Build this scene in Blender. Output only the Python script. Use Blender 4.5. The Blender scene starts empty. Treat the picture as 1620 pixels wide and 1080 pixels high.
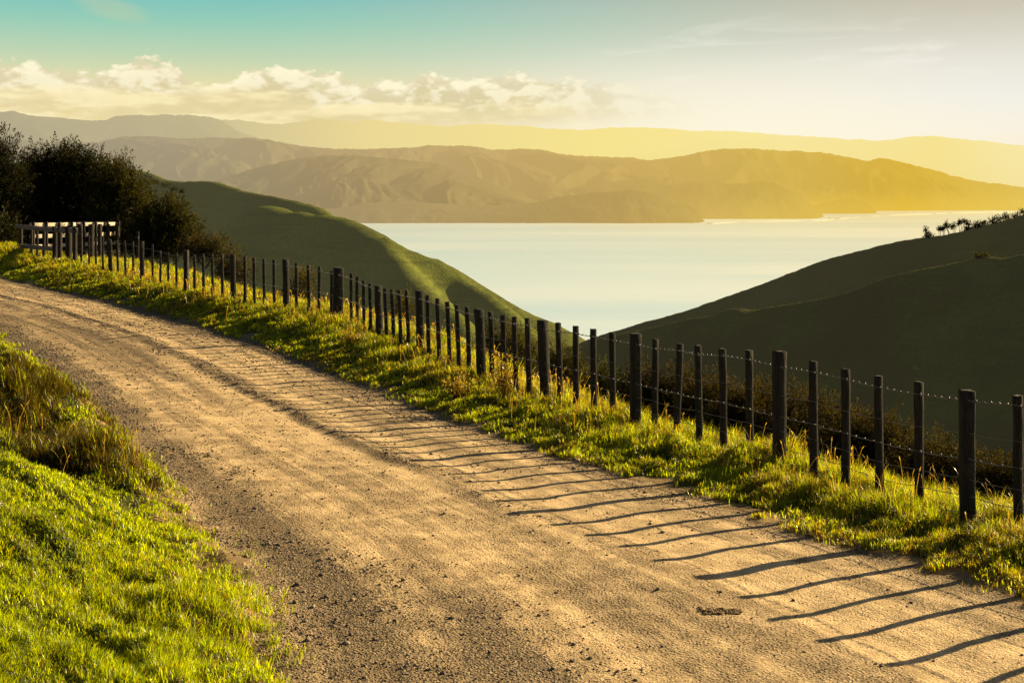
import bpy, math, random
import numpy as np
from mathutils import Vector
rng = np.random.default_rng(7)
random.seed(7)
SC = bpy.context.scene
COL = SC.collection
FPX, HX, HY, CZ = 2225.0, 810.0, 290.0, 3.0     # focal length in photo pixels, horizon point, eye height
EXPO = 2.75
SEA = -150.0
SUN_AZ, SUN_EL = math.radians(56), math.radians(20.5)
SUN = Vector((math.cos(SUN_EL)*math.sin(SUN_AZ), math.cos(SUN_EL)*math.cos(SUN_AZ), math.sin(SUN_EL)))

def P(px, py, Y):
    return np.array([(px-HX)/FPX*Y, Y, CZ-(py-HY)/FPX*Y])
def lin(r, g, b):
    f = lambda c: ((c/255+0.055)/1.055)**2.4 if c > 10 else c/255/12.92
    return (f(r), f(g), f(b), 1)

# ------------------------------------------------------------------ noise
def _hash(ix, iy, seed):
    h = (ix.astype(np.int64)*374761393 + iy.astype(np.int64)*668265263 + seed*1442695041) & 0xffffffff
    h = ((h ^ (h >> 13))*1274126177) & 0xffffffff
    h = h ^ (h >> 16)
    return (h & 0xffff)/65535.0
def vnoise(x, y, seed=0):
    x = np.asarray(x, float); y = np.asarray(y, float)
    ix = np.floor(x); iy = np.floor(y); fx = x-ix; fy = y-iy
    fx = fx*fx*fx*(fx*(fx*6-15)+10); fy = fy*fy*fy*(fy*(fy*6-15)+10)
    a = _hash(ix, iy, seed); b = _hash(ix+1, iy, seed); c = _hash(ix, iy+1, seed); d = _hash(ix+1, iy+1, seed)
    return (a*(1-fx)+b*fx)*(1-fy)+(c*(1-fx)+d*fx)*fy
def fbm(x, y, seed=0, oct=4, gain=.5):
    s = 0; a = 1; n = 0
    for o in range(oct):
        s = s+a*(vnoise(x*2**o+o*17.3, y*2**o-o*9.1, seed+o)-.5); n += a; a *= gain
    return s/n
def sstep(a, b, x):
    t = np.clip((x-a)/(b-a), 0, 1); return t*t*(3-2*t)
def softplus(x, k):
    return k*np.logaddexp(0, x/k)

# ------------------------------------------------------------------ mesh helpers
def link(name, me, mat=None, parent=None):
    o = bpy.data.objects.new(name, me); COL.objects.link(o)
    if mat is not None: me.materials.append(mat)
    if parent is not None: o.parent = parent
    return o
def mesh_np(name, V, faces, mat=None, parent=None, smooth=False, col=None, attrs=None, mati=None):
    """faces: list of int arrays (n,k)"""
    me = bpy.data.meshes.new(name)
    V = np.ascontiguousarray(V, dtype=np.float32)
    me.vertices.add(len(V)); me.vertices.foreach_set('co', V.ravel())
    faces = [np.asarray(f, dtype=np.int32) for f in faces if len(f)]
    nl = sum(f.size for f in faces); nf = sum(len(f) for f in faces)
    me.loops.add(nl); me.polygons.add(nf)
    me.loops.foreach_set('vertex_index', np.concatenate([f.ravel() for f in faces]))
    tot = np.concatenate([np.full(len(f), f.shape[1], np.int32) for f in faces])
    st = np.concatenate([[0], np.cumsum(tot)[:-1]]).astype(np.int32)
    me.polygons.foreach_set('loop_start', st)
    me.update(calc_edges=True)
    if smooth: me.polygons.foreach_set('use_smooth', np.ones(nf, bool))
    if col is not None:
        a = me.attributes.new('Col', 'FLOAT_COLOR', 'POINT')
        c = np.ones((len(V), 4), np.float32); c[:, :3] = col
        a.data.foreach_set('color', c.ravel())
    for k, v in (attrs or {}).items():
        a = me.attributes.new(k, 'FLOAT', 'POINT'); a.data.foreach_set('value', np.asarray(v, np.float32))
    me.validate()
    return link(name, me, mat, parent)
class MB:
    def __init__(s): s.V = []; s.F = {}; s.n = 0
    def add(s, V, F):
        V = np.asarray(V, float); s.V.append(V)
        for f in F:
            s.F.setdefault(len(f), []).append([i+s.n for i in f])
        s.n += len(V)
    def build(s, name, mat, parent=None, smooth=False):
        return mesh_np(name, np.concatenate(s.V), [np.array(f) for f in s.F.values()], mat, parent, smooth)
    def tube(s, pts, rad, n=6):
        pts = [np.asarray(p, float) for p in pts]; V = []; F = []
        up = np.array([0., 0, 1])
        for i, p in enumerate(pts):
            d = pts[min(i+1, len(pts)-1)]-pts[max(i-1, 0)]; d = d/(np.linalg.norm(d)+1e-9)
            a = np.cross(d, up if abs(d[2]) < .9 else np.array([1., 0, 0])); a /= np.linalg.norm(a); b = np.cross(d, a)
            r = rad[i] if hasattr(rad, '__len__') else rad
            for k in range(n):
                t = 2*math.pi*k/n; V.append(p+r*(math.cos(t)*a+math.sin(t)*b))
        for i in range(len(pts)-1):
            for k in range(n):
                k2 = (k+1) % n; F.append((i*n+k, i*n+k2, (i+1)*n+k2, (i+1)*n+k))
        F.append(tuple(range(n))[::-1]); F.append(tuple((len(pts)-1)*n+k for k in range(n)))
        s.add(V, F)
    def beam(s, p0, p1, w, h, bev=.12, warp=0.0, seg=4, side=None, seed=0):
        """weathered timber of section w x h from p0 to p1, chamfered edges, slightly uneven"""
        p0 = np.asarray(p0, float); p1 = np.asarray(p1, float); d = p1-p0; L = np.linalg.norm(d); d /= L
        if side is None:
            side = np.cross(d, [0, 0, 1.]) if abs(d[2]) < .9 else np.array([1., 0, 0])
        a = np.asarray(side, float); a = a-d*np.dot(a, d); a /= np.linalg.norm(a); b = np.cross(d, a)
        c = bev*min(w, h)
        sec = [(-w/2+c, -h/2), (w/2-c, -h/2), (w/2, -h/2+c), (w/2, h/2-c), (w/2-c, h/2), (-w/2+c, h/2), (-w/2, h/2-c), (-w/2, -h/2+c)]
        R = random.Random(seed); V = []; F = []
        for i in range(seg+1):
            t = i/seg; k = 1+R.uniform(-.05, .05); off = a*R.uniform(-warp, warp)+b*R.uniform(-warp, warp)
            for (u, v) in sec: V.append(p0+d*L*t+off+a*u*k+b*v*k)
        # chamfered end
        for (u, v) in sec: V.append(p1+d*c*.8+a*u*.88+b*v*.88+d*R.uniform(-.006, .006))
        seg += 1
        for i in range(seg):
            for k in range(8):
                k2 = (k+1) % 8; F.append((i*8+k, i*8+k2, (i+1)*8+k2, (i+1)*8+k))
        F.append(tuple(range(8))[::-1]); F.append(tuple(seg*8+k for k in range(8)))
        s.add(V, F)
def tag(o, label=None, cat=None, group=None, kind=None):
    if label: o['label'] = label
    if cat: o['category'] = cat
    if group: o['group'] = group
    if kind: o['kind'] = kind
    return o
def empty(name, loc):
    o = bpy.data.objects.new(name, None); COL.objects.link(o); o.location = loc; o.empty_display_size = .2; return o
def local(o_parent, child):
    """child mesh was modelled in world coordinates: shift it into its parent's frame"""
    l = o_parent.location
    me = child.data; n = len(me.vertices); a = np.empty(n*3, np.float32); me.vertices.foreach_get('co', a)
    a = a.reshape(-1, 3)-np.array(l, np.float32); me.vertices.foreach_set('co', a.ravel()); me.update(); child.parent = o_parent
    return child

# ------------------------------------------------------------------ node helper
class NT:
    def __init__(s, tree): s.t = tree; s.n = tree.nodes; s.l = tree.links; s.n.clear()
    def new(s, typ, **kw):
        nd = s.n.new(typ)
        for k, v in kw.items(): setattr(nd, k, v)
        return nd
    def put(s, sock, v):
        if v is None: return
        if isinstance(v, bpy.types.NodeSocket): s.l.new(v, sock)
        elif isinstance(v, (tuple, list)) and sock.type == 'RGBA' and len(v) == 3: sock.default_value = (*v, 1)
        else: sock.default_value = v
    def m(s, op, a, b=None, c=None, clamp=False):
        nd = s.new('ShaderNodeMath', operation=op, use_clamp=clamp)
        for i, v in enumerate((a, b, c)): s.put(nd.inputs[i], v)
        return nd.outputs[0]
    def vm(s, op, a, b=None):
        nd = s.new('ShaderNodeVectorMath', operation=op); s.put(nd.inputs[0], a); s.put(nd.inputs[1], b)
        return nd.outputs['Value'] if op in ('LENGTH', 'DOT_PRODUCT') else nd.outputs[0]
    def mix(s, f, a, b, blend='MIX'):
        nd = s.new('ShaderNodeMix', data_type='RGBA', blend_type=blend)
        s.put(nd.inputs[0], f); s.put(nd.inputs[6], a); s.put(nd.inputs[7], b); return nd.outputs[2]
    def ss(s, x, a, b, lo=0., hi=1.):
        nd = s.new('ShaderNodeMapRange', interpolation_type='SMOOTHSTEP')
        for i, v in enumerate((x, a, b, lo, hi)): s.put(nd.inputs[i], v)
        return nd.outputs[0]
    def lr(s, x, a, b, lo=0., hi=1.):
        nd = s.new('ShaderNodeMapRange')
        for i, v in enumerate((x, a, b, lo, hi)): s.put(nd.inputs[i], v)
        return nd.outputs[0]
    def noise(s, vec, scale, detail=4, rough=.5, dist=0., out=0):
        nd = s.new('ShaderNodeTexNoise'); s.put(nd.inputs['Vector'], vec)
        nd.inputs['Scale'].default_value = scale; nd.inputs['Detail'].default_value = detail
        nd.inputs['Roughness'].default_value = rough; nd.inputs['Distortion'].default_value = dist
        return nd.outputs[out]
    def ramp(s, f, stops, interp='LINEAR'):
        nd = s.new('ShaderNodeValToRGB'); cr = nd.color_ramp; cr.interpolation = interp
        while len(cr.elements) < len(stops): cr.elements.new(.5)
        for e, (p, c) in zip(cr.elements, stops):
            e.position = p; e.color = c if hasattr(c, '__len__') else (c, c, c, 1)
        s.put(nd.inputs[0], f); return nd.outputs[0]
    def xyz(s, v):
        nd = s.new('ShaderNodeSeparateXYZ'); s.put(nd.inputs[0], v); return nd.outputs
    def cxyz(s, x, y, z):
        nd = s.new('ShaderNodeCombineXYZ')
        for i, v in enumerate((x, y, z)): s.put(nd.inputs[i], v)
        return nd.outputs[0]
    def attr(s, name):
        nd = s.new('ShaderNodeAttribute', attribute_name=name); return nd
    def bump(s, h, strength, dist, normal=None):
        nd = s.new('ShaderNodeBump'); nd.inputs['Strength'].default_value = strength; nd.inputs['Distance'].default_value = dist
        s.put(nd.inputs['Height'], h); s.put(nd.inputs['Normal'], normal); return nd.outputs[0]
    def bsdf(s, col, rough=.9, normal=None, spec=.3):
        nd = s.new('ShaderNodeBsdfPrincipled'); s.put(nd.inputs['Base Color'], col); s.put(nd.inputs['Roughness'], rough)
        s.put(nd.inputs['Normal'], normal); nd.inputs['Specular IOR Level'].default_value = spec; return nd.outputs[0]
    def out(s, sh): s.l.new(sh, s.new('ShaderNodeOutputMaterial').inputs[0])
def material(name):
    m = bpy.data.materials.new(name); m.use_nodes = True; return m, NT(m.node_tree)

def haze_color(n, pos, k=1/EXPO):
    """sunlit haze colour by direction from the headland, painted on surfaces as emission"""
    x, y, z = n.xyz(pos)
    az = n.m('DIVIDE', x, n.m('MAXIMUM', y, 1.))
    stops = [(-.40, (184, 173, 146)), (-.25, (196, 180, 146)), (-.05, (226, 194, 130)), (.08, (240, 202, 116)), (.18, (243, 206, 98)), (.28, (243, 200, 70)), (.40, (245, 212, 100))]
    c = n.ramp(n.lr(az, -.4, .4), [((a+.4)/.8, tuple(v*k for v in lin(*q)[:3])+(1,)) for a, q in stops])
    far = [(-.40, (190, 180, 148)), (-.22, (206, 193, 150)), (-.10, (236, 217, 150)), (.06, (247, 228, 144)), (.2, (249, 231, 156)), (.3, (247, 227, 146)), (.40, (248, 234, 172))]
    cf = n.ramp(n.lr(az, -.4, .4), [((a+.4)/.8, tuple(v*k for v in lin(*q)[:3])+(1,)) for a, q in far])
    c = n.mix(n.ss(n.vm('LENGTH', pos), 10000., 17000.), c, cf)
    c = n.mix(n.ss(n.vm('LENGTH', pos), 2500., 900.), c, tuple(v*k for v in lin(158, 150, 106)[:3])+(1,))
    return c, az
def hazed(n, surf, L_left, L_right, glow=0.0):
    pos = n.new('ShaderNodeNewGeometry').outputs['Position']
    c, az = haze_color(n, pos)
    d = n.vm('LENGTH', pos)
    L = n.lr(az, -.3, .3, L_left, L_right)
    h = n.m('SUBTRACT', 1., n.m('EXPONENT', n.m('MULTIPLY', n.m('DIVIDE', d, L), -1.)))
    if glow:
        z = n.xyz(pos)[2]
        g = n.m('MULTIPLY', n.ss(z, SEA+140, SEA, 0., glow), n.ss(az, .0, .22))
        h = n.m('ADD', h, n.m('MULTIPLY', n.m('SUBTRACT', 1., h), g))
    em = n.new('ShaderNodeEmission'); n.put(em.inputs[0], c)  # haze is painted: the surface itself glows more with distance
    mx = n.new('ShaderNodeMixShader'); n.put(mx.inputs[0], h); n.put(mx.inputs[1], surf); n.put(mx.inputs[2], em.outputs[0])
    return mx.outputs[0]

# ================================================================== world
def build_world():
    w = bpy.data.worlds.new('World'); SC.world = w; w.use_nodes = True
    n = NT(w.node_tree)
    sky = n.new('ShaderNodeTexSky', sky_type='NISHITA'); sky.sun_disc = False
    sky.sun_elevation = SUN_EL; sky.sun_rotation = SUN_AZ; sky.altitude = 150; sky.dust_density = 2.0; sky.air_density = 1.0
    D = n.new('ShaderNodeTexCoord').outputs['Generated']
    x, y, z = n.xyz(D)
    az = n.m('ARCTAN2', x, y)
    hyp = n.m('SQRT', n.m('ADD', n.m('MULTIPLY', x, x), n.m('MULTIPLY', y, y)))
    el = n.m('ARCTAN2', z, hyp)
    k = 10/EXPO
    def C(r, g, b): return tuple(v*k for v in lin(r, g, b)[:3])+(1,)
    e01 = n.lr(el, 0., .20)
    Lr = n.ramp(e01, [(.0, C(232, 212, 158)), (.20, C(242, 224, 164)), (.34, C(230, 222, 172)), (.45, C(190, 213, 180)), (.56, C(150, 205, 184)), (.66, C(122, 194, 190)), (.85, C(70, 160, 175)), (1, C(50, 120, 150))])
    Rr = n.ramp(e01, [(.0, C(252, 232, 176)), (.18, C(248, 240, 224)), (.30, C(238, 236, 231)), (.42, C(230, 227, 216)), (.55, C(212, 207, 190)), (.66, C(196, 190, 170)), (1, C(140, 140, 130))])
    base = n.mix(n.ss(n.m('ADD', az, n.m('MULTIPLY', el, .35)), -.20, .36), Lr, Rr)
    # brightening towards the sun, close above the range
    g = n.m('MULTIPLY', n.ss(az, -.10, .16), n.ss(el, .105, .035))
    base = n.mix(n.m('MULTIPLY', n.m('MULTIPLY', g, n.ss(az, .36, .2, .35, 1.)), .8), base, C(255, 248, 222))
    # --- clouds in direction space
    def cloud(col_in, tops, seed, sx, sy, soft, lo, hi, c_lit, c_mid, c_sh, amp, fade, base_el):
        p = n.cxyz(n.m('MULTIPLY', az, sx), n.m('MULTIPLY', el, sy), seed)
        d = n.noise(p, 1.0, 8, .56, .25)
        p2 = n.cxyz(n.m('MULTIPLY', n.m('ADD', az, .008), sx), n.m('MULTIPLY', n.m('ADD', el, .007), sy), seed)
        d2 = n.noise(p2, 1.0, 5, .5, .25)
        top = n.ramp(n.lr(az, -.4, .4), [((a+.4)/.8, v*5) for a, v in tops])
        topv = n.m('MULTIPLY', n.xyz(top)[0], .2)
        h = n.m('ADD', n.m('SUBTRACT', topv, el), n.m('MULTIPLY', n.m('SUBTRACT', d, .5), amp))
        vo = n.new('ShaderNodeTexVoronoi', feature='SMOOTH_F1'); n.put(vo.inputs['Vector'], n.vm('ADD', n.vm('MULTIPLY', p, (3.1, 3.6, 3.)), n.vm('MULTIPLY', n.cxyz(d, d2, d), (1.6, 1.6, 1.6)))); vo.inputs['Scale'].default_value = 1.; vo.inputs['Smoothness'].default_value = .35
        puff = n.m('SUBTRACT', .5, vo.outputs['Distance'])
        h = n.m('ADD', h, n.m('MULTIPLY', puff, amp*.24))
        mask = n.ss(h, 0., soft)
        mask = n.m('MULTIPLY', mask, n.ss(el, lo, hi))
        mask = n.m('MULTIPLY', mask, fade)
        rel = n.m('ADD', n.m('SUBTRACT', d, d2), n.m('MULTIPLY', puff, .22))
        lit = n.ss(rel, -.13, .13)
        edge = n.ss(h, .022, .0)
        lit2 = n.m('ADD', n.m('MULTIPLY', lit, .75), n.m('MULTIPLY', edge, .35), clamp=True)
        deep = n.ss(h, .0, .045)
        cc = n.mix(lit2, c_sh, c_lit)
        cc = n.mix(n.m('MULTIPLY', deep, .8), cc, n.mix(lit, c_mid, c_lit))
        return n.mix(mask, col_in, cc)
    E = lambda py: (HY-py)/FPX
    A = lambda px: math.atan((px-HX)/FPX)
    fadeA = n.ss(az, A(1150), A(760))
    tops = [(A(p), max(E(q), 0)) for p, q in [(0, 112), (60, 104), (150, 122), (185, 108), (225, 92), (275, 100), (310, 136), (360, 132), (395, 108), (440, 104), (540, 116), (575, 132), (640, 126), (665, 114), (730, 128), (820, 116), (870, 124), (940, 126), (1010, 136), (1080, 150)]]
    tops = [(A(-60), E(110))] + tops
    col = base
    col = cloud(col, tops, 3.1, 46, 78, .0045, E(205), E(165), C(255, 246, 212), C(246, 229, 174), C(210, 197, 154), .024, fadeA, 0)
    tops2 = [(A(p), max(E(q), 0)) for p, q in [(-60, 150), (0, 142), (110, 130), (220, 148), (330, 140), (440, 142), (520, 158), (600, 152), (760, 160), (900, 158), (1100, 170)]]
    col = cloud(col, tops2, 9.7, 16, 62, .010, E(214), E(178), C(255, 240, 190), C(242, 224, 166), C(222, 204, 152), .030, n.m('MULTIPLY', n.ss(az, A(1050), A(700)), .9), 0)
    # thin high wisps
    pw = n.cxyz(n.m('ADD', n.m('MULTIPLY', az, 7.), n.m('MULTIPLY', el, -10.)), n.m('MULTIPLY', el, 42.), 5.)
    wv = n.noise(pw, 1.0, 7, .6, .6)
    wm = n.m('MULTIPLY', n.ss(wv, .52, .74), n.m('MULTIPLY', n.ss(az, .02, .12), n.ss(el, .06, .085)))
    wm = n.m('MULTIPLY', wm, n.ss(el, .125, .095))
    col = n.mix(n.m('MULTIPLY', wm, .55), col, C(255, 250, 240))
    dx = n.m('DIVIDE', n.m('SUBTRACT', az, n.m('SUBTRACT', A(178), n.m('MULTIPLY', n.m('SUBTRACT', el, E(25)), 1.4))), .020)
    dy = n.m('DIVIDE', n.m('SUBTRACT', el, E(25)), .008)
    rr = n.m('SUBTRACT', n.m('ADD', n.m('MULTIPLY', dx, dx), n.m('MULTIPLY', dy, dy)), n.m('MULTIPLY', n.m('SUBTRACT', wv, .5), 3.))
    col = n.mix(n.m('MULTIPLY', n.ss(rr, 1.6, .0), .32), col, C(205, 208, 160))
    low = n.m('MULTIPLY', n.ss(el, .26, .14), n.ss(n.m('ABSOLUTE', az), 1.0, .45))
    fin = n.mix(low, n.mix(1., sky.outputs[0], (.26, .27, .28, 1), 'MULTIPLY'), col)
    bg = n.new('ShaderNodeBackground'); n.put(bg.inputs[0], fin); bg.inputs[1].default_value = .1
    n.l.new(bg.outputs[0], n.new('ShaderNodeOutputWorld').inputs[0])
build_world()
sl = bpy.data.lights.new('sun', 'SUN'); sl.energy = 5.0; sl.angle = math.radians(.40); sl.color = (1, .79, .46)
so = bpy.data.objects.new('sun', sl); COL.objects.link(so); so.rotation_euler = SUN.to_track_quat('Z', 'Y').to_euler(); so.location = SUN*300

cam = bpy.data.cameras.new('camera'); cam.sensor_width = 36; cam.lens = FPX/1620*36; cam.shift_y = -(540-HY)/1620
cam.clip_start = .1; cam.clip_end = 90000
co = bpy.data.objects.new('camera', cam); COL.objects.link(co); co.location = (0, 0, CZ); co.rotation_euler = (math.radians(90), 0, 0)
SC.camera = co
SC.view_settings.view_transform = 'Standard'; SC.view_settings.look = 'None'; SC.view_settings.exposure = 0
SC.render.engine = 'CYCLES'; SC.cycles.film_exposure = EXPO; SC.cycles.use_denoising = True
SC.cycles.max_bounces = 6; SC.cycles.diffuse_bounces = 3; SC.cycles.glossy_bounces = 2; SC.cycles.transmission_bounces = 4
SC.cycles.sample_clamp_indirect = 4

# ================================================================== ground shape
ZRY = np.array([-40, 11, 16, 22, 30, 60, 90]); ZRZ = np.array([0, 0, -.09, -.25, -.37, -.37, -.37])
def edge(pairs, near, far):
    ys, xs = [], []
    for px, py in pairs:
        Y = 20.
        for _ in range(40): Y = (CZ-float(np.interp(Y, ZRY, ZRZ)))*FPX/(py-HY)
        ys.append(Y); xs.append((px-HX)/FPX*Y)
    o = np.argsort(ys); ys = np.array(ys)[o]; xs = np.array(xs)[o]
    far = [(ys[-1]+a, xs[-1]+b) for a, b in far]
    return np.r_[[p[0] for p in near], ys, [p[0] for p in far]], np.r_[[p[1] for p in near], xs, [p[1] for p in far]]
YR, XRp = edge([(0, 440), (200, 486), (300, 514), (400, 544), (500, 584), (600, 626), (700, 662), (800, 697), (900, 732), (1000, 757), (1100, 791), (1200, 829), (1350, 876), (1620, 960)], [(-40, 30), (-10, 14), (0, 9), (5, 6.3), (8, 4.75)], [(6, -4.6), (12, -10.5), (26, -26)])
YL, XLp = edge([(0, 524), (100, 600), (200, 697), (300, 788), (380, 850), (440, 960), (470, 1080)], [(-40, 24), (-10, 8), (0, 3), (3, 1.2), (6, -.3)], [(7, -4.8), (13, -9.5), (20, -16), (40, -42)])
YF = np.array([-40, -10, 0, 8, 12.29, 14.5, 17.2, 19.1, 21.2, 24.3, 26.7, 30.3, 32.6, 34.8, 37.5, 42.5, 45.4, 50.7, 57, 63, 90]); XF = np.array([33, 16.5, 10.8, 6.35, 3.98, 2.76, 1.51, .446, -.477, -1.6, -2.52, -3.74, -5.25, -6.9, -8.7, -11.2, -13, -15.7, -20.1, -25, -50])
def sm(Yk, Xk):
    yy = np.arange(-40, 90, .1); xx = np.interp(yy, Yk, Xk); k = np.ones(15)/15
    xs = np.convolve(np.pad(xx, 7, 'edge'), k, 'valid'); cs = 1/np.sqrt(1+np.gradient(xs, yy)**2)
    ks = np.ones(41)/41; cs = np.convolve(np.pad(cs, 20, 'edge'), ks, 'valid')
    return (lambda Y: np.interp(Y, yy, xs)), (lambda Y: np.interp(Y, yy, cs))
fR, cR = sm(YR, XRp); fL, cL = sm(YL, XLp); fF, cF = sm(YF, XF)
def fields(X, Y):
    dr = (X-fR(Y))*cR(Y); dl = (fL(Y)-X)*cL(Y); df = (X-fF(Y))*cF(Y)
    return dr, dl, df
MOUNDS = [(-5.5, 16.7, .45, .65, 1.1), (-3.85, 13.5, .34, .5, .6), (-4.6, 14.8, .28, .5, .5), (-7.6, 20.5, .32, 1.0, 1.6), (-5.35, 14.5, -.55, .7, .6), (-4.5, 12.5, -.46, .6, .5), (-6.2, 17.6, -.35, .6, .6), (-3.6, 10.9, -.20, .8, .4), (-4.75, 15.9, .34, .4, .5), (-5.3, 15.6, -.35, .4, .5), (-4.0, 12.0, .18, .35, .3), (-3.4, 10.8, .12, .8, .8), (-20.6, 56.5, .45, 1.6, 2.0), (-3.3, 8.3, .10, .5, .5), (-2.2, 9.2, .10, .45, .4)]
def ground(X, Y, fine=True):
    X = np.asarray(X, float); Y = np.asarray(Y, float)
    dr, dl, df = fields(X, Y)
    wr = fR(Y)-fL(Y); t = np.clip((X-fL(Y))/wr, 0, 1)
    zr = np.interp(Y, ZRY, ZRZ); tv = np.clip(np.maximum(dr, 0)/np.maximum(np.maximum(dr, 0)-np.minimum(df, 0), .05), 0, 1)
    z = zr*(1-np.where(dr > 0, np.clip(tv*1.08-.04, 0, 1), 0))+.05*np.sin(math.pi*t)
    # tyre tracks and windrow
    z = z-.020*np.exp(-((t-.38)/.07)**2)-.022*np.exp(-((t-.70)/.06)**2)+.022*np.exp(-((t-.575)/.018)**2)*sstep(11, 15, Y)
    gv = sstep(0, .8, dr)                                  # verge
    z = z+gv*(.03+.05*sstep(.5, 1.3, dr))
    gl = sstep(0, .4, dl)
    z = z+gl*.05+.52*softplus(dl-.55, .22)*sstep(0, .3, dl)*np.where(Y < 30, 1, np.clip(1-(Y-30)/12, 0.1, 1))-.30*softplus(dl-2.6, .6)
    for (mx, my, h, sx, sy) in MOUNDS:
        z = z+h*np.exp(-((X-mx)/sx)**2-((Y-my)/sy)**2)
    # behind the fence the land falls away
    w = np.interp(Y, [0, 18, 24, 27, 30, 37, 50, 60, 75], [.55, .55, .8, 1.2, 1.1, 2.1, 3.6, 4.8, 9])
    z = z-.10*softplus(df, .3)*sstep(26, 34, Y)
    z = z-.78*softplus(df-w, .25)+ .30*softplus(df-w-95, 6)
    z = z-.65*softplus(Y-84, 3.)-.05*softplus(-Y-6, 2)
    if fine:
        grass = np.clip(gv+gl, 0, 1)
        z = z+grass*(.22*fbm(X*1.15, Y*1.15, 11, 3)+.17*fbm(X*2.8, Y*2.8, 23, 3)*sstep(2, 5, Y))
        z = z+gl*(Y < 26)*(.24*fbm(X*1.5, Y*2.6, 27, 3)+.10*fbm(X*4.2, Y*6., 29, 2))
        z = z+(1-grass)*(.022*fbm(X*.7, Y*.7, 5, 3)+.008*fbm(X*5, Y*5, 31, 3)+.007*fbm(X*16, Y*16, 47, 2)*sstep(26, 14, Y))
        z = z+sstep(1.5, 6, df-w)*(1.6*fbm(X*.22, Y*.22, 61, 4))
    return np.maximum(z, SEA-8)
def gz(x, y): return float(ground(np.array([x]), np.array([y]))[0])
def roadmask(X, Y):
    dr, dl, df = fields(X, Y)
    nz = .30*fbm(X*1.7, Y*1.7, 71, 4)+.22*fbm(X*6, Y*6, 73, 2)
    return (dr+nz < .10) & (dl+nz*1.5+.25*fbm(X*.6, Y*.6, 79, 2) < .12)

# --- materials of the ground
def mat_road():
    m, n = material('packed dirt'); pos = n.new('ShaderNodeNewGeometry').outputs['Position']
    t = n.attr('t').outputs['Fac']; s = n.attr('s').outputs['Fac']
    st = n.cxyz(n.m('MULTIPLY', t, 9.), n.m('MULTIPLY', s, .10), 0.)
    streak = n.noise(st, 1., 6, .62, .3)
    st2 = n.cxyz(n.m('MULTIPLY', t, 34.), n.m('MULTIPLY', s, .22), 4.)
    streak2 = n.noise(st2, 1., 5, .6, .2)
    big = n.noise(pos, .55, 5, .6, .4); mid = n.noise(pos, 3.2, 6, .65); fine = n.noise(pos, 46., 4, .7); grit = n.noise(pos, 120., 2, .7)
    # looseness: 1 = dark loose gravel, 0 = pale packed dirt
    tw = n.m('ADD', t, n.m('MULTIPLY', n.m('SUBTRACT', big, .5), .16))
    le = n.m('MULTIPLY', n.ss(tw, .27, .02), 1.05)
    near = n.ss(n.xyz(pos)[1], 12.5, 8.5)
    le2 = n.m('MULTIPLY', n.m('MULTIPLY', n.ss(tw, .40, .26), n.ss(tw, .10, .22)), near)
    re = n.m('MULTIPLY', n.ss(tw, .84, .98), n.ss(n.xyz(pos)[1], 11., 17., .55, 1.))
    wr = n.m('MULTIPLY', n.m('MULTIPLY', n.ss(tw, .52, .57), n.ss(tw, .63, .58)), n.ss(n.xyz(pos)[1], 11.5, 16.))
    fa = n.m('MULTIPLY', n.m('MULTIPLY', n.ss(tw, .56, .40), n.ss(n.xyz(pos)[1], 19., 30.)), .75)
    loose = n.m('MAXIMUM', n.m('MAXIMUM', le, n.m('MULTIPLY', le2, .85)), n.m('MAXIMUM', re, n.m('MAXIMUM', wr, fa)))
    loose = n.m('ADD', n.m('MULTIPLY', loose, .72), n.m('MULTIPLY', n.ss(streak, .40, .62), .58))
    loose = n.m('ADD', loose, n.m('MULTIPLY', n.m('SUBTRACT', streak2, .5), 1.15))
    loose = n.m('ADD', loose, n.m('MULTIPLY', n.m('SUBTRACT', mid, .5), 1.15))
    loose = n.m('ADD', loose, n.m('MULTIPLY', n.m('SUBTRACT', fine, .5), 1.1), clamp=True)
    pale = n.mix(n.ss(mid, .38, .62), (.68, .475, .235, 1), (.48, .33, .155, 1))
    dark = n.mix(n.ss(fine, .40, .62), (.075, .055, .033, 1), (.27, .185, .092, 1))
    c = n.mix(loose, pale, dark)
    c = n.mix(n.ss(grit, .54, .64, 0., .75), c, (.06, .045, .03, 1)); c = n.mix(n.ss(n.noise(pos, 75., 2, .6), .57, .66, 0., .65), c, (.72, .55, .31, 1))
    vor = n.new('ShaderNodeTexVoronoi'); n.put(vor.inputs['Vector'], pos); vor.inputs['Scale'].default_value = 42
    h = n.m('ADD', n.m('MULTIPLY', fine, 1.), n.m('MULTIPLY', n.m('MULTIPLY', n.ss(vor.outputs[0], .55, .0), n.ss(loose, .1, .8, .35, 1.5)), 1.1))
    b = n.bump(h, .9, .018); b = n.bump(n.m('ADD', mid, n.m('MULTIPLY', streak2, .8)), .45, .05, b)
    n.out(n.bsdf(c, .95, b, .1)); return m
def mat_soil():
    m, n = material('grass soil'); pos = n.new('ShaderNodeNewGeometry').outputs['Position']
    a = n.noise(pos, 2.2, 5, .6); f = n.noise(pos, 40, 4, .7)
    c = n.mix(n.ss(a, .4, .62), (.026, .042, .006, 1), (.050, .045, .014, 1))
    c = n.mix(n.ss(f, .42, .62), c, n.mix(.6, c, (.11, .12, .02, 1)))
    dirt = n.attr('dirt').outputs['Fac']
    c = n.mix(n.ss(n.m('ADD', dirt, n.m('MULTIPLY', n.m('SUBTRACT', f, .5), 1.1)), .25, .6), c, n.mix(n.ss(a, .4, .6), (.30, .20, .085, 1), (.15, .10, .048, 1)))
    y = n.xyz(pos)
    n.out(n.bsdf(c, .95, n.bump(f, .8, .03), .1)); return m
M_ROAD = mat_road(); M_SOIL = mat_soil()

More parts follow.
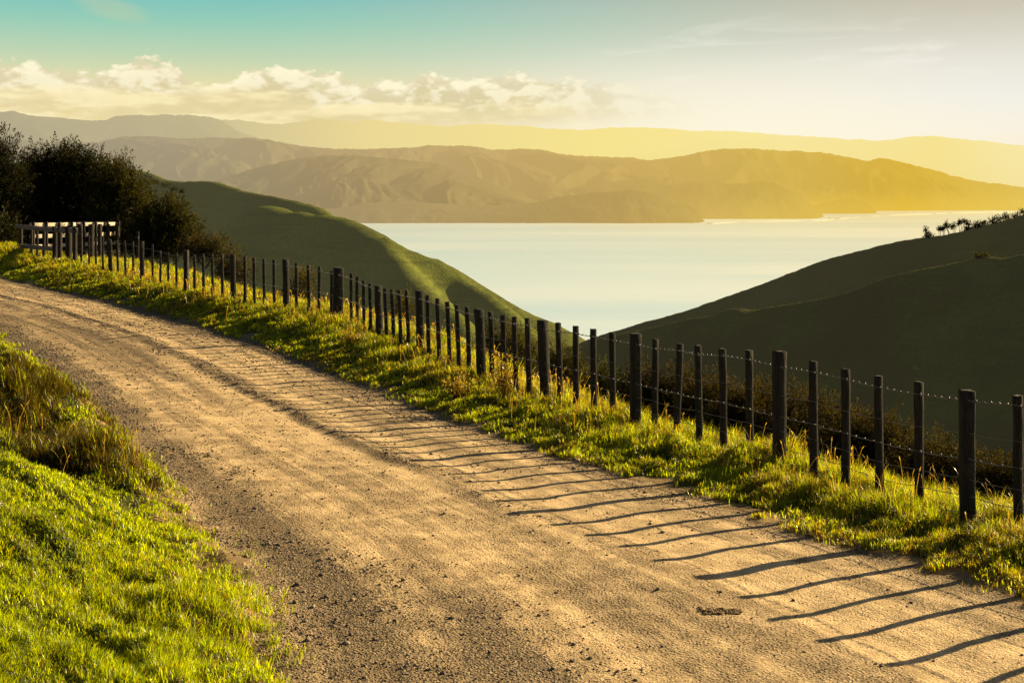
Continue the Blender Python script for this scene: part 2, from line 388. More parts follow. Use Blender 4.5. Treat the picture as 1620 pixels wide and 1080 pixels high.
def build_ground():
    rows = [4.2]
    while rows[-1] < 118: rows.append(rows[-1]*1.0052)
    rows = np.array(rows); tn = np.arange(-.56, .5601, .0026)
    Yg, Tg = np.meshgrid(rows, tn, indexing='ij'); Xg = Tg*Yg
    Z = ground(Xg, Yg)
    nr, nc = Xg.shape
    V = np.stack([Xg, Yg, Z], -1).reshape(-1, 3)
    i = np.arange(nr-1)[:, None]*nc+np.arange(nc-1)[None, :]
    F = np.stack([i, i+1, i+nc+1, i+nc], -1).reshape(-1, 4)
    cx = V[F].mean(1)
    rm = roadmask(cx[:, 0], cx[:, 1])
    def sub(Fs, name, mat, attrs):
        used = np.unique(Fs); mp = np.full(len(V), -1, np.int64); mp[used] = np.arange(len(used))
        v = V[used]
        return mesh_np(name, v, [mp[Fs]], mat, None, True, attrs={k: fn(v) for k, fn in attrs.items()})
    tfn = lambda v: (v[:, 0]-fL(v[:, 1]))/(fR(v[:, 1])-fL(v[:, 1]))
    yy = np.arange(-40, 90, .1); xc = (fL(yy)+fR(yy))/2; arc = np.concatenate([[0], np.cumsum(np.hypot(np.diff(yy), np.diff(xc)))])
    sfn = lambda v: np.interp(v[:, 1], yy, arc)
    def dirtfn(v):
        dr, dl, df = fields(v[:, 0], v[:, 1]); x, y = v[:, 0], v[:, 1]; nz = .30*fbm(x*1.7, y*1.7, 71, 4)+.22*fbm(x*6, y*6, 73, 2)
        br = dr+nz-.10; bl = dl+nz*1.5+.25*fbm(x*.6, y*.6, 79, 2)-.12
        return np.clip(sstep(.9, .15, bl)*(dl > -2)+sstep(.4, .08, br)*(dr > -2), 0, 1)*(y < 60)
    tag(sub(F[rm], 'road', M_ROAD, {'t': tfn, 's': sfn}), kind='structure')
    tag(sub(F[~rm], 'ground', M_SOIL, {'dirt': dirtfn}), kind='structure')
    # the rest of the headland, coarser: a ring of land round the fine sheet
    def patch(xs, ys, name, drop=.12):
        Xc, Yc = np.meshgrid(xs, ys, indexing='xy'); Zc = ground(Xc, Yc, False)-drop
        nr, nc = Xc.shape; i = np.arange(nr-1)[:, None]*nc+np.arange(nc-1)[None, :]
        Fc = np.stack([i, i+1, i+nc+1, i+nc], -1).reshape(-1, 4); Vc = np.stack([Xc, Yc, Zc], -1).reshape(-1, 3)
        cc = Vc[Fc].mean(1)
        inside = (np.abs(cc[:, 0]/np.maximum(cc[:, 1], .1)) < .545) & (cc[:, 1] > 4.6) & (cc[:, 1] < 116)
        return Vc, Fc[~inside]
    xs = np.concatenate([np.arange(-160, -40, 4), np.arange(-40, 40, 1.), np.arange(40, 181, 4)]); ys = np.concatenate([np.arange(-120, -20, 4), np.arange(-20, 30, 1.), np.arange(30, 260, 4)])
    Vc, Fc = patch(xs, ys, 'terrain')
    cc = Vc[Fc].mean(1); drr, dll, _ = fields(cc[:, 0], cc[:, 1]); road = (drr < 0) & (dll < 0) & (cc[:, 1] < 60)
    for nm, Fs, mt in (('terrain', Fc[~road], M_SOIL), ('road', Fc[road], M_ROAD)):
        used = np.unique(Fs); mp = np.full(len(Vc), -1, np.int64); mp[used] = np.arange(len(used)); v = Vc[used]
        tag(mesh_np(nm, v, [mp[Fs]], mt, None, True, attrs={'t': tfn(v), 's': sfn(v), 'dirt': np.zeros(len(v))}), kind='structure')
build_ground()

# ================================================================== hills
def mat_hill(name, c1, c2, c3, scale, Ll, Lr, glow=0., bump=.5, bd=1.0):
    m, n = material(name); pos = n.new('ShaderNodeNewGeometry').outputs['Position']
    a = n.noise(pos, scale, 6, .62); b = n.noise(pos, scale*7, 5, .65); e = n.noise(pos, scale*.35, 3, .5)
    c = n.mix(n.ss(a, .35, .65), c1, c2); c = n.mix(n.m('MULTIPLY', n.ss(e, .5, .66), .8), c, c3)
    c = n.mix(n.ss(b, .45, .75, 0., .45), c, n.mix(.5, c, (.02, .022, .01, 1)))
    if scale > .01:      # grazed pasture: sheep tracks along the contour, rough tufts, pale weeds
        x, y, z = n.xyz(pos)
        tr = n.noise(n.cxyz(n.m('MULTIPLY', x, .03), n.m('MULTIPLY', y, .03), n.m('MULTIPLY', z, .55)), 1., 5, .65, .6)
        f = n.noise(pos, .9, 4, .7); sp = n.noise(pos, .45, 2, .5)
        c = n.mix(n.ss(tr, .48, .66, 0., .75), c, n.mix(.6, c, (.03, .026, .014, 1)))
        c = n.mix(n.ss(f, .46, .66, 0., .7), c, n.mix(.5, c, (.02, .02, .01, 1)))
        c = n.mix(n.ss(sp, .70, .76, 0., .5), c, (.16, .14, .07, 1))
        nb = n.bump(n.m('ADD', f, tr), .8, .8, n.bump(b, bump, bd))
    else: nb = n.bump(b, bump, bd)
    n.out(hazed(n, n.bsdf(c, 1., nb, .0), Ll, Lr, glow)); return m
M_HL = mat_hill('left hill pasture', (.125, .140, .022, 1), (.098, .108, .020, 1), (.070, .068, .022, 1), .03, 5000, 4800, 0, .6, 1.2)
M_HR = mat_hill('right hill pasture', (.074, .078, .020, 1), (.034, .030, .014, 1), (.092, .056, .030, 1), .035, 5000, 5000, 0, .6, .8)  # patch contrast in the colours also stands in for shading of the folds

def seg_dist(X, Y, pts):
    best = np.full(X.shape, 1e9); zr = np.zeros(X.shape); sd = np.zeros(X.shape)
    for p, q in zip(pts[:-1], pts[1:]):
        dx, dy = q[0]-p[0], q[1]-p[1]; L2 = dx*dx+dy*dy
        t = np.clip(((X-p[0])*dx+(Y-p[1])*dy)/L2, 0, 1)
        d = np.hypot(X-p[0]-t*dx, Y-p[1]-t*dy); k = d < best
        best = np.where(k, d, best); zr = np.where(k, p[2]+t*(q[2]-p[2]), zr); sd = np.where(k, np.sign((X-p[0])*dy-(Y-p[1])*dx), sd)
    return best, zr, sd
def smooth_line(pts, n=6):
    pts = np.array(pts); out = []
    for i in range(len(pts)-1):
        p0 = pts[max(i-1, 0)]; p1 = pts[i]; p2 = pts[i+1]; p3 = pts[min(i+2, len(pts)-1)]
        for k in range(n):
            t = k/n; out.append(.5*((2*p1)+(p2-p0)*t+(2*p0-5*p1+4*p2-p3)*t*t+(3*p1-p0-3*p2+p3)*t**3))
    out.append(pts[-1]); return np.array(out)
def tents(X, Y, ridges):
    """ridges: (points, slope on right of the line, slope on left, rounding)"""
    z = None; md = np.full(X.shape, 1e9)
    for pts, sr, sl_, r in ridges:
        d, zr, sd = seg_dist(X, Y, pts); md = np.minimum(md, d); s = np.where(sd > 0, sr, sl_)
        h = zr-s*(np.sqrt(d*d+r*r)-r)
        z = h if z is None else np.where(np.abs(z-h) < 4, np.maximum(z, h)+np.square(4-np.abs(z-h))/16, np.maximum(z, h))
    return z, sstep(1.5, 28, md)
def grid_mesh(name, xs, ys, zf, mat):
    X, Y = np.meshgrid(xs, ys); Z = zf(X, Y); nr, nc = X.shape
    i = np.arange(nr-1)[:, None]*nc+np.arange(nc-1)[None, :]
    o = mesh_np(name, np.stack([X, Y, Z], -1).reshape(-1, 3), [np.stack([i, i+1, i+nc+1, i+nc], -1).reshape(-1, 4)], mat, None, True)
    return tag(o, kind='structure')
def line(ps, n=5): return smooth_line([P(*p) for p in ps], n)

LA = line([(-120, 262, 900), (60, 258, 880), (150, 262, 860), (200, 266, 850), (235, 273, 845), (270, 285, 840), (340, 289, 830), (390, 303, 815), (430, 311, 800), (490, 323, 780), (530, 343, 770), (620, 400, 770)])
LB = line([(380, 352, 690), (400, 336, 680), (418, 326, 672), (440, 329, 666), (455, 337, 660), (475, 336, 654), (495, 341, 648), (530, 343, 640), (555, 351, 632), (580, 362, 622), (610, 380, 610), (650, 397, 605), (680, 409, 605), (720, 427, 607), (780, 461, 605), (840, 495, 605), (880, 512, 608), (927, 540, 615), (990, 590, 620), (1060, 660, 640)])
LC = line([(606, 383, 608), (622, 402, 590), (640, 424, 570), (655, 442, 556), (672, 458, 545), (690, 473, 535), (720, 500, 520), (745, 530, 505), (790, 590, 480)])
LD = line([(690, 414, 606), (740, 447, 592), (780, 474, 578), (815, 505, 563), (850, 545, 548), (880, 600, 530)])
LE = line([(560, 354, 630), (580, 380, 600), (590, 420, 560), (600, 480, 500)])
def z_left(X, Y):
    z, away = tents(X, Y, [(LA, 1.0, .66, 5.), (LB, 1.05, .66, 11.), (LC, 1.0, 1.0, 6.), (LD, 1.0, 1.0, 6.)])
    wx = X+14*fbm(X*.012, Y*.012, 300, 3); g = np.abs(fbm(wx*.02+Y*.006, Y*.010, 301, 4))
    z = z-11*g*away+3.4*(.45+.55*away)*fbm(X*.05, Y*.05, 303, 4)+.9*fbm(X*.25, Y*.25, 305, 3)
    return np.maximum(z, SEA-6)
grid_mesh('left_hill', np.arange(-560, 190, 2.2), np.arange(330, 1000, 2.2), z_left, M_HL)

RA = line([(860, 570, 520), (930, 538, 510), (1000, 515, 500), (1100, 486, 490), (1200, 451, 478), (1300, 413, 465), (1390, 388, 455), (1465, 376, 450), (1500, 371, 446), (1540, 362, 442), (1580, 351, 436), (1620, 339, 430), (1700, 318, 415), (1850, 290, 390), (2100, 270, 360)])
RB = line([(880, 585, 405), (940, 540, 395), (1000, 525, 385), (1060, 511, 376), (1155, 493, 362), (1190, 490, 358), (1250, 481, 352), (1330, 465, 344), (1420, 434, 336), (1470, 423, 332), (1540, 411, 326), (1580, 410, 322), (1620, 401, 318), (1750, 380, 306), (2000, 350, 290)])
RC = line([(1160, 494, 362), (1168, 506, 356), (1176, 530, 351)])
RD = line([(1555, 411, 325), (1580, 424, 319), (1592, 446, 314)])
def z_right(X, Y):
    z, away = tents(X, Y, [(RA, .72, .62, 2.2), (RB, .74, .62, 2.2), (RC, .9, .7, .8), (RD, .9, .7, 1.)])
    g = np.abs(fbm(X*.022+40, Y*.016, 401, 4))
    z = z-14*g*away+2.4*(.3+.7*away)*fbm(X*.07, Y*.07, 403, 4)+.5*fbm(X*.4, Y*.4, 405, 3)
    return np.maximum(z, SEA-6)
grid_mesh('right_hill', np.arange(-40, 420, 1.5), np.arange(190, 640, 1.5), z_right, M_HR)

# far shore and ranges: crest line, then a gullied face running down to the water
def far_layer(name, crest, Yc, depth, mat, seed, amp, base=SEA-15, gsc=1., rough=2.0, step=2.5, rows=60, convex=1.15):
    pts = np.array(crest, float); px = np.arange(pts[0, 0], pts[-1, 0]+.1, step)
    sp = smooth_line(np.c_[pts, np.zeros(len(pts))], 8); py = np.interp(px, sp[:, 0], sp[:, 1])
    py = py-rough*(1.6*fbm(px*.05, px*0+seed, seed, 4)+.9*fbm(px*.22, px*0, seed+3, 3))
    zc = CZ-(py-HY)/FPX*Yc; kk = np.ones(41)/41; zs = np.convolve(np.pad(zc, 20, 'edge'), kk, 'valid')
    v = np.concatenate([[-.25, -.12, -.05], np.linspace(0, 1, rows)])
    PX, Vv = np.meshgrid(px, v); ZC = zs+(zc-zs)*np.exp(-(np.maximum(Vv, 0)/.07)**2)
    Y = Yc-depth*Vv; ang = (PX-HX)/FPX
    prof = np.where(Vv >= 0, 1-np.clip(Vv, 0, 1)**convex, 1+Vv*1.2)
    W = ang*Yc
    warp = W+depth*.35*fbm(W/depth*1.2*gsc, Vv*1.5, seed+40, 3)
    g = np.abs(fbm(warp/depth*2.6*gsc, Vv*.9+seed, seed+50, 5, .55))
    b = fbm(W/depth*3*gsc, Vv*3, seed+60, 4)
    Z = base+(ZC-base)*prof-amp*(ZC-base)*(g*1.5-.15)*np.sin(np.clip(Vv, 0, 1)*math.pi)**.7+amp*.4*(ZC-base)*b*np.sin(np.clip(Vv, 0, 1)*math.pi)
    Y = Y+depth*.18*fbm(W/depth*2*gsc, Vv*0+3.3, seed+70, 3)*np.clip(Vv, 0, 1)
    X = ang*Y
    nr, nc = PX.shape; i = np.arange(nr-1)[:, None]*nc+np.arange(nc-1)[None, :]
    o = mesh_np(name, np.stack([X, Y, Z], -1).reshape(-1, 3), [np.stack([i, i+nc, i+nc+1, i+1], -1).reshape(-1, 4)], mat, None, True)
    return tag(o, kind='structure')
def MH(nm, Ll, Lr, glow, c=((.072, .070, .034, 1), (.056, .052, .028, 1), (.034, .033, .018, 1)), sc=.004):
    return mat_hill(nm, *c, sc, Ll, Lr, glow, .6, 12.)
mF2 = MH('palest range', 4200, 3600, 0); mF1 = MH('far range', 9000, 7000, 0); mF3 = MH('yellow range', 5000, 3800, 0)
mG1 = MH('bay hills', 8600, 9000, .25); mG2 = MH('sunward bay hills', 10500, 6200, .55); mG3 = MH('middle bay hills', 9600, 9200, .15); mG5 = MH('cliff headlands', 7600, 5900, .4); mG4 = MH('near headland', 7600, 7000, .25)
far_layer('far_hills', [(-300, 190), (0, 215), (300, 205), (350, 190), (400, 193), (440, 196), (500, 189), (560, 192), (580, 190), (640, 194), (700, 200), (730, 197), (790, 197), (830, 200), (900, 205), (990, 202), (1060, 204), (1100, 207), (1160, 208), (1290, 216), (1380, 222), (1440, 217), (1470, 215), (1520, 220), (1600, 228), (1700, 232), (2000, 225)], 22000, 3500, mF2, 10, .25)
far_layer('far_hills', [(-300, 170), (-100, 185), (0, 178), (20, 176), (50, 182), (130, 190), (165, 190), (200, 183), (300, 182), (345, 188), (375, 206), (400, 215), (440, 224), (520, 240)], 16500, 2600, mF1, 20, .3)
far_layer('far_hills', [(1000, 245), (1090, 230), (1160, 222), (1260, 218), (1340, 221), (1400, 225), (1460, 222), (1540, 228), (1620, 236), (1800, 240), (2000, 230)], 17000, 3000, mF3, 30, .25)
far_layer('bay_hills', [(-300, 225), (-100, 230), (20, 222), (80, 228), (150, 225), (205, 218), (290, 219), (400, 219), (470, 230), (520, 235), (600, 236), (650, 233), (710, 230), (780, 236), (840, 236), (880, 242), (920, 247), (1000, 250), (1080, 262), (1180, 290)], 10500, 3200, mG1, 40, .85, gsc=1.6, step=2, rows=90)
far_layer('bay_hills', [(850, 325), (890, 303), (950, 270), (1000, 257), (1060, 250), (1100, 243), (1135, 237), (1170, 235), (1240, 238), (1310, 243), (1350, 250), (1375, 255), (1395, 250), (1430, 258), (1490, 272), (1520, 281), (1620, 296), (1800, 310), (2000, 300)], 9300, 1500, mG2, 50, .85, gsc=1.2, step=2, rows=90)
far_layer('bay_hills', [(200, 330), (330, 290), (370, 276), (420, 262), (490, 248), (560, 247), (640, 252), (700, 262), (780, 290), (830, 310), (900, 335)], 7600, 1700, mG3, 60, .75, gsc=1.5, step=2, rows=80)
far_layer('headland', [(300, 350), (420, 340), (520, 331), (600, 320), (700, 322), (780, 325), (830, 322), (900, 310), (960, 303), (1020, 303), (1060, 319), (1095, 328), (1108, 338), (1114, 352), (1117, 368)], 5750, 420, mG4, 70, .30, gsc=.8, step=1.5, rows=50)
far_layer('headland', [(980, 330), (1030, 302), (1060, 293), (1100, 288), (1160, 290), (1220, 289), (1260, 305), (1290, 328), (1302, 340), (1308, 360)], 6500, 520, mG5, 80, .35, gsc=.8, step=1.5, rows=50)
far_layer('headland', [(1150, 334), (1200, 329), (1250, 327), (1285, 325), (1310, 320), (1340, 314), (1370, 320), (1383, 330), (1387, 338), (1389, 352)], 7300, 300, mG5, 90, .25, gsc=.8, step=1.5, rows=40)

# sea
def mat_sea():
    m, n = material('sea water'); pos = n.new('ShaderNodeNewGeometry').outputs['Position']
    x, y, z = n.xyz(pos)
    p = n.cxyz(n.m('MULTIPLY', x, .008), n.m('MULTIPLY', y, .03), 0.)
    w1 = n.noise(p, 1., 6, .6); p2 = n.cxyz(n.m('MULTIPLY', x, .0005), n.m('MULTIPLY', y, .0022), 2.)
    w2 = n.noise(p2, 1., 5, .6, .4)
    w3 = n.noise(n.cxyz(n.m('MULTIPLY', x, .03), n.m('MULTIPLY', y, .09), 7.), 1., 4, .6)
    b = n.bump(n.m('ADD', n.m('ADD', w1, n.m('MULTIPLY', w3, .5)), n.m('MULTIPLY', w2, 1.)), .22, 2.0)
    nd = n.new('ShaderNodeBsdfPrincipled'); n.put(nd.inputs['Base Color'], n.mix(n.m('ADD', n.ss(w2, .36, .66), n.m('MULTIPLY', n.m('SUBTRACT', w1, .5), .5), clamp=True), (.52, .70, .78, 1), (.66, .77, .78, 1)))
    n.put(nd.inputs['Roughness'], n.lr(w2, .3, .7, .26, .34)); nd.inputs['IOR'].default_value = 1.45; nd.inputs['Specular IOR Level'].default_value = .8; n.put(nd.inputs['Normal'], b)
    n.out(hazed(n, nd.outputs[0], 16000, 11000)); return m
X, Y = np.meshgrid(np.linspace(-42000, 42000, 60), np.linspace(-3000, 60000, 50)); i = np.arange(49)[:, None]*60+np.arange(59)[None, :]
tag(mesh_np('sea', np.stack([X, Y, np.full(X.shape, SEA)], -1).reshape(-1, 3), [np.stack([i, i+1, i+61, i+60], -1).reshape(-1, 4)], mat_sea()), kind='structure')
# surf along the far beaches
def mat_plain(name, c, rough=.8, spec=.3):
    m, n = material(name); pos = n.new('ShaderNodeNewGeometry').outputs['Position']
    f = n.noise(pos, 30., 4, .6); n.out(n.bsdf(n.mix(n.ss(f, .3, .7, 0., .35), c, tuple(v*.6 for v in c[:3])+(1,)), rough, n.bump(f, .3, .02), spec)); return m
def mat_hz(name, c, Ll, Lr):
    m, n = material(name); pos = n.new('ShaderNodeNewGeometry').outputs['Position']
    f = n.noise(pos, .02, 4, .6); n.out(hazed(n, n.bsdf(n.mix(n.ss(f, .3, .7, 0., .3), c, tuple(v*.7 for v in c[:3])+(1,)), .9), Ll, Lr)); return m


def surf():
    pts = [(1120, 353.2), (1165, 351.3), (1230, 349.3), (1300, 347.6), (1330, 345.6), (1386, 341.6), (1440, 338.8), (1500, 336.6), (1560, 335), (1620, 333.9), (1700, 332), (1800, 330)]
    pts = np.array(pts); px = np.arange(1120, 1800, 2.); py = np.interp(px, pts[:, 0], pts[:, 1])
    Y = (CZ-SEA)*FPX/(py-HY); wd = 60+170*vnoise(px*.04, px*0, 501)+np.interp(px, [1120, 1400, 1540, 1620], [-60, 0, 120, 420]); wd = np.maximum(wd, 5)*sstep(.25, .55, vnoise(px*.09, px*0, 507)+.0008*(px-1120))
    a = (px-HX)/FPX; rows = []
    for k, q in enumerate((0, .33, .66, 1.)):
        yy = Y-wd*q+(25*(vnoise(px*.2, px*0+k, 503)-.5) if k else 0); rows.append(np.stack([a*yy, yy, np.full(len(px), SEA+.4+.01*k)], -1))
    V = np.concatenate(rows); nc = len(px); i = np.arange(3)[:, None]*nc+np.arange(nc-1)[None, :]
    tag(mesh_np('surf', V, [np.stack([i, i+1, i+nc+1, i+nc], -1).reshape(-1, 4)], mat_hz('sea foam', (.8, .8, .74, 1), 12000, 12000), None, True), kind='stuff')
surf()

# ================================================================== vegetation
def mat_leaf(name, trans=.35, gloss=.04, rough=.45, tcol=(1.5, 1.5, .5)):
    m, n = material(name); c = n.attr('Col').outputs['Color']
    d = n.new('ShaderNodeBsdfDiffuse'); n.put(d.inputs[0], c)
    t = n.new('ShaderNodeBsdfTranslucent'); n.put(t.inputs[0], n.mix(1., c, (*tcol, 1), 'MULTIPLY'))
    mx = n.new('ShaderNodeMixShader'); mx.inputs[0].default_value = trans; n.put(mx.inputs[1], d.outputs[0]); n.put(mx.inputs[2], t.outputs[0])
    g = n.new('ShaderNodeBsdfGlossy'); g.inputs['Roughness'].default_value = rough; n.put(g.inputs[0], (1, .95, .8, 1))
    m2 = n.new('ShaderNodeMixShader'); m2.inputs[0].default_value = gloss; n.put(m2.inputs[1], mx.outputs[0]); n.put(m2.inputs[2], g.outputs[0])
    n.out(m2.outputs[0]); return m
M_GRASS = mat_leaf('grass blades', .64, .022, .35, (2.5, 2.35, .35))
M_LEAF = mat_leaf('tea tree leaves', .25, .008, .6, (2.0, 1.7, .45))
def mat_bark():
    m, n = material('bark'); pos = n.new('ShaderNodeTexCoord').outputs['Object']; x, y, z = n.xyz(pos)
    f = n.noise(n.cxyz(n.m('MULTIPLY', x, 30.), n.m('MULTIPLY', y, 30.), n.m('MULTIPLY', z, 4.)), 1., 5, .65)
    n.out(n.bsdf(n.mix(f, (.03, .022, .015, 1), (.13, .10, .07, 1)), .95, n.bump(f, .8, .03), .1)); return m
M_BARK = mat_bark()

def unit(v): return v/(np.linalg.norm(v, axis=-1, keepdims=True)+1e-9)
def leaf_mesh(name, C, Dir, ln, wd, col, mat, parent):
    """diamond leaves, one per centre"""
    N = len(C); Dir = unit(Dir); r = unit(np.cross(Dir, rng.normal(size=(N, 3))))
    ln = np.broadcast_to(ln, N)[:, None]; wd = np.broadcast_to(wd, N)[:, None]
    a = C-Dir*ln*.5; b = C+Dir*ln*.5; nrm = np.cross(Dir, r)
    V = np.stack([a, C+r*wd*.5+nrm*wd*.2, b, C-r*wd*.5+nrm*wd*.2], 1).reshape(-1, 3)
    F = np.arange(N*4).reshape(-1, 4)
    return mesh_np(name, V, [F], mat, parent, False, np.repeat(col, 4, 0))
def tree(name, label, cat, base, Y, lobes, nleaf, leaf, group=None, c0=(.004, .005, .002), c1=(.024, .024, .006), trunks=None, tr=.10, depth=1.0, spray=4.5, up=.6, clump=36, fill=.55, hollow=.45, baseoff=.3):
    b = P(base[0], base[1], Y)
    root = empty(name, tuple(b)); tag(root, label, cat, group)
    areas = np.array([l[2]*l[3] for l in lobes], float); Cs = []; Ds = []; K = []
    for l, ar in zip(lobes, areas):
        yc = Y+(l[4] if len(l) > 4 else 0); c = P(l[0], l[1], yc); rx = l[2]/FPX*yc; rz = l[3]/FPX*yc; ry = rx*depth
        nc = max(3, int(nleaf*ar/areas.sum()/clump))
        d = unit(rng.normal(size=(nc, 3))); rad = hollow+(1-hollow)*rng.random(nc)[:, None]**.6
        q = c+d*rad*np.array([rx, ry, rz])*(1+.18*rng.normal(size=(nc, 1)))
        out = unit(d+np.array([0, 0, up])+.35*rng.normal(size=(nc, 3)))
        shade = np.clip(.50+.45*d[:, 2]+.25*d[:, 0]+.35*rng.normal(size=nc), 0, 1)**1.7  # sunlight painted into leaf colour: clumps lighter on top and sunward side
        k = clump; t = rng.random((nc, k, 1))
        tips = q[:, None]+out[:, None]*(t-.35)*leaf*spray*2.2+rng.normal(size=(nc, k, 3))*leaf*spray*.32*(1.15-t)
        dirs = out[:, None]*1.3+.6*rng.normal(size=(nc, k, 3))
        Cs.append(tips.reshape(-1, 3)); Ds.append(dirs.reshape(-1, 3)); K.append(np.repeat(shade, k))
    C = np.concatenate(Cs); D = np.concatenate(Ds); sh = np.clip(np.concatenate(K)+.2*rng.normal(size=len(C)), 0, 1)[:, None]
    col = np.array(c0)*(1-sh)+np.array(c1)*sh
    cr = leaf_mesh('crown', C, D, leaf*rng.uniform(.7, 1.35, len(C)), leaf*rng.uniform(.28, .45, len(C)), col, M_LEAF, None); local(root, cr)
    mb = MB(); bb = b-np.array([0, 0, baseoff])
    for l in lobes[:trunks] if trunks else lobes:
        c = P(l[0], l[1], Y+(l[4] if len(l) > 4 else 0)); mid = bb*.55+c*.45+np.array([rng.normal()*.08, 0, 0])*np.linalg.norm(c-bb)
        up_ = bb*.2+c*.8+rng.normal(size=3)*.03*np.linalg.norm(c-bb)
        top = c+np.array([0, 0, l[3]/FPX*Y*.5])
        mb.tube([bb, mid, up_, top], [tr, tr*.7, tr*.4, tr*.12], 6)
        for _ in range(3):
            e = c+unit(rng.normal(size=3)+np.array([0, 0, .4]))*l[2]/FPX*Y*.75; mb.tube([up_, (up_+e)/2+rng.normal(size=3)*.05*l[2]/FPX*Y, e], [tr*.35, tr*.22, tr*.06], 5)
    t = mb.build('trunk', M_BARK, None, True); local(root, t)
    return root
G_T = 'dark tea trees behind the stockyard'
tree('tea_tree', 'dark feathery tea tree cut off by the left edge, left of the stockyard', 'tree', (2, 398), 66, [(4, 238, 20, 30), (-14, 290, 40, 48), (12, 335, 36, 42), (22, 272, 14, 26), (-30, 250, 22, 40), (-20, 350, 45, 35)], 34000, .125, G_T, tr=.14)
tree('tea_tree', 'largest dark bushy tea tree directly behind the stockyard, with spiky leafy tops', 'tree', (98, 398), 69, [(95, 268, 44, 30), (62, 290, 36, 38), (132, 284, 46, 34), (100, 325, 66, 46), (52, 338, 42, 44), (150, 332, 50, 46), (166, 290, 26, 30), (53, 254, 8, 20), (64, 258, 7, 20), (90, 252, 7, 20), (103, 254, 7, 20), (118, 254, 12, 20), (135, 258, 8, 18), (150, 262, 12, 14), (100, 365, 70, 30), (40, 365, 40, 28)], 110000, .11, G_T, tr=.16)
tree('tea_tree', 'tea tree with sunlit tufts, between the biggest tree and the low one', 'tree', (188, 402), 67, [(180, 290, 26, 26), (200, 318, 30, 34), (215, 296, 10, 16), (190, 350, 46, 34), (222, 340, 17, 18), (200, 265, 7, 10), (175, 372, 45, 24)], 42000, .115, G_T, c1=(.060, .056, .011), tr=.12)
tree('tea_tree', 'low spreading tea tree at the right end of the dark grove', 'tree', (262, 404), 62, [(258, 348, 26, 24), (283, 368, 22, 22), (238, 366, 26, 24), (300, 374, 9, 16), (268, 388, 34, 14), (272, 340, 12, 14), (225, 390, 26, 16)], 38000, .11, G_T, c1=(.050, .048, .010), tr=.09)
tree('hedge_shrub', 'dark low shrub under the leftmost tree beside the stockyard', 'shrub', (8, 398), 61, [(-10, 372, 26, 20), (14, 376, 18, 16), (-30, 380, 24, 16)], 5000, .14, tr=.05)
G_S = 'shrubs on the slope just behind the fence'
tree('shrub', 'brown green shrub at the foot of the low tea tree, behind the fence', 'shrub', (325, 412), 52, [(322, 396, 16, 13), (342, 389, 7, 9), (305, 396, 12, 12), (338, 400, 10, 10)], 7000, .075, G_S, c1=(.07, .055, .018), tr=.04)
tree('shrub', 'rounded brown shrub behind the fence left of the mid post line', 'shrub', (372, 446), 46, [(362, 416, 14, 20), (384, 434, 11, 13), (352, 430, 10, 14)], 6000, .065, G_S, c1=(.08, .065, .02), tr=.04)
tree('shrub', 'ragged shrub with bare stems behind the fence left of the strainer post', 'shrub', (478, 486), 38, [(475, 458, 12, 20), (488, 448, 6, 16), (466, 470, 9, 12), (482, 470, 10, 12)], 5200, .055, G_S, c1=(.11, .09, .025), tr=.03)
tree('shrub', 'small thin shrub behind the fence right of the strainer post', 'shrub', (636, 512), 31, [(634, 490, 9, 14), (642, 478, 4, 10), (628, 500, 7, 9)], 3000, .045, G_S, c1=(.11, .095, .02), tr=.02)
tree('shrub', 'broad dark shrub standing against the lit hill behind the mid fence', 'shrub', (800, 625), 27, [(784, 542, 20, 20), (815, 541, 22, 18), (800, 572, 42, 30), (836, 566, 18, 22), (768, 560, 16, 22), (800, 605, 40, 25)], 20000, .045, G_S, c1=(.085, .08, .016), tr=.04)
tree('shrub', 'dark shrub behind the fence where the two hills meet', 'shrub', (892, 625), 25.5, [(882, 563, 12, 14), (896, 588, 20, 22), (872, 585, 12, 18), (905, 610, 20, 20), (910, 570, 8, 12)], 10000, .042, G_S, c1=(.085, .08, .016), tr=.03)
tree('shrub', 'dark shrub with a round leafy head behind the fence left of the thick middle post', 'shrub', (948, 640), 24, [(955, 592, 9, 10), (946, 614, 18, 18), (965, 620, 12, 16), (930, 615, 10, 16), (976, 622, 6, 14)], 9000, .04, G_S, c1=(.08, .085, .018), tr=.03)
G_R = 'dark scrub bushes below the fence on the right'
scrub = [(1018, 612, 26, 26, 24, 'leftmost dark scrub bush below the right-hand fence, behind the thick middle post'), (1066, 618, 30, 24, 24, 'dark scrub bush below the fence just right of the thick middle post'),
         (1118, 626, 34, 26, 23, 'dark scrub bush below the leaning batten'), (1168, 642, 28, 22, 22, 'low dark scrub bush between two scrub crests, behind the fence'), (1205, 638, 26, 20, 23, 'dark scrub bush just left of the tall post at centre right'),
         (1262, 652, 36, 32, 22, 'rounded scrub bush with pale lit top right of the tall centre-right post'), (1305, 672, 34, 30, 21, 'scrub bush below the fence sloping down to the right, second from the tall post'), (1352, 688, 34, 26, 20, 'brownish scrub bush in the middle of the right-hand scrub'),
         (1404, 702, 36, 28, 20, 'scrub bush with tufted top between the last thin battens'), (1458, 728, 38, 28, 19, 'scrub bush behind the last batten before the right end post'), (1505, 744, 34, 28, 18.5, 'scrub bush directly behind the thick post at far right'),
         (1560, 760, 38, 28, 18, 'scrub bush between the two rightmost posts'), (1615, 766, 36, 30, 18, 'rightmost scrub bush, cut off by the edge of the view')]
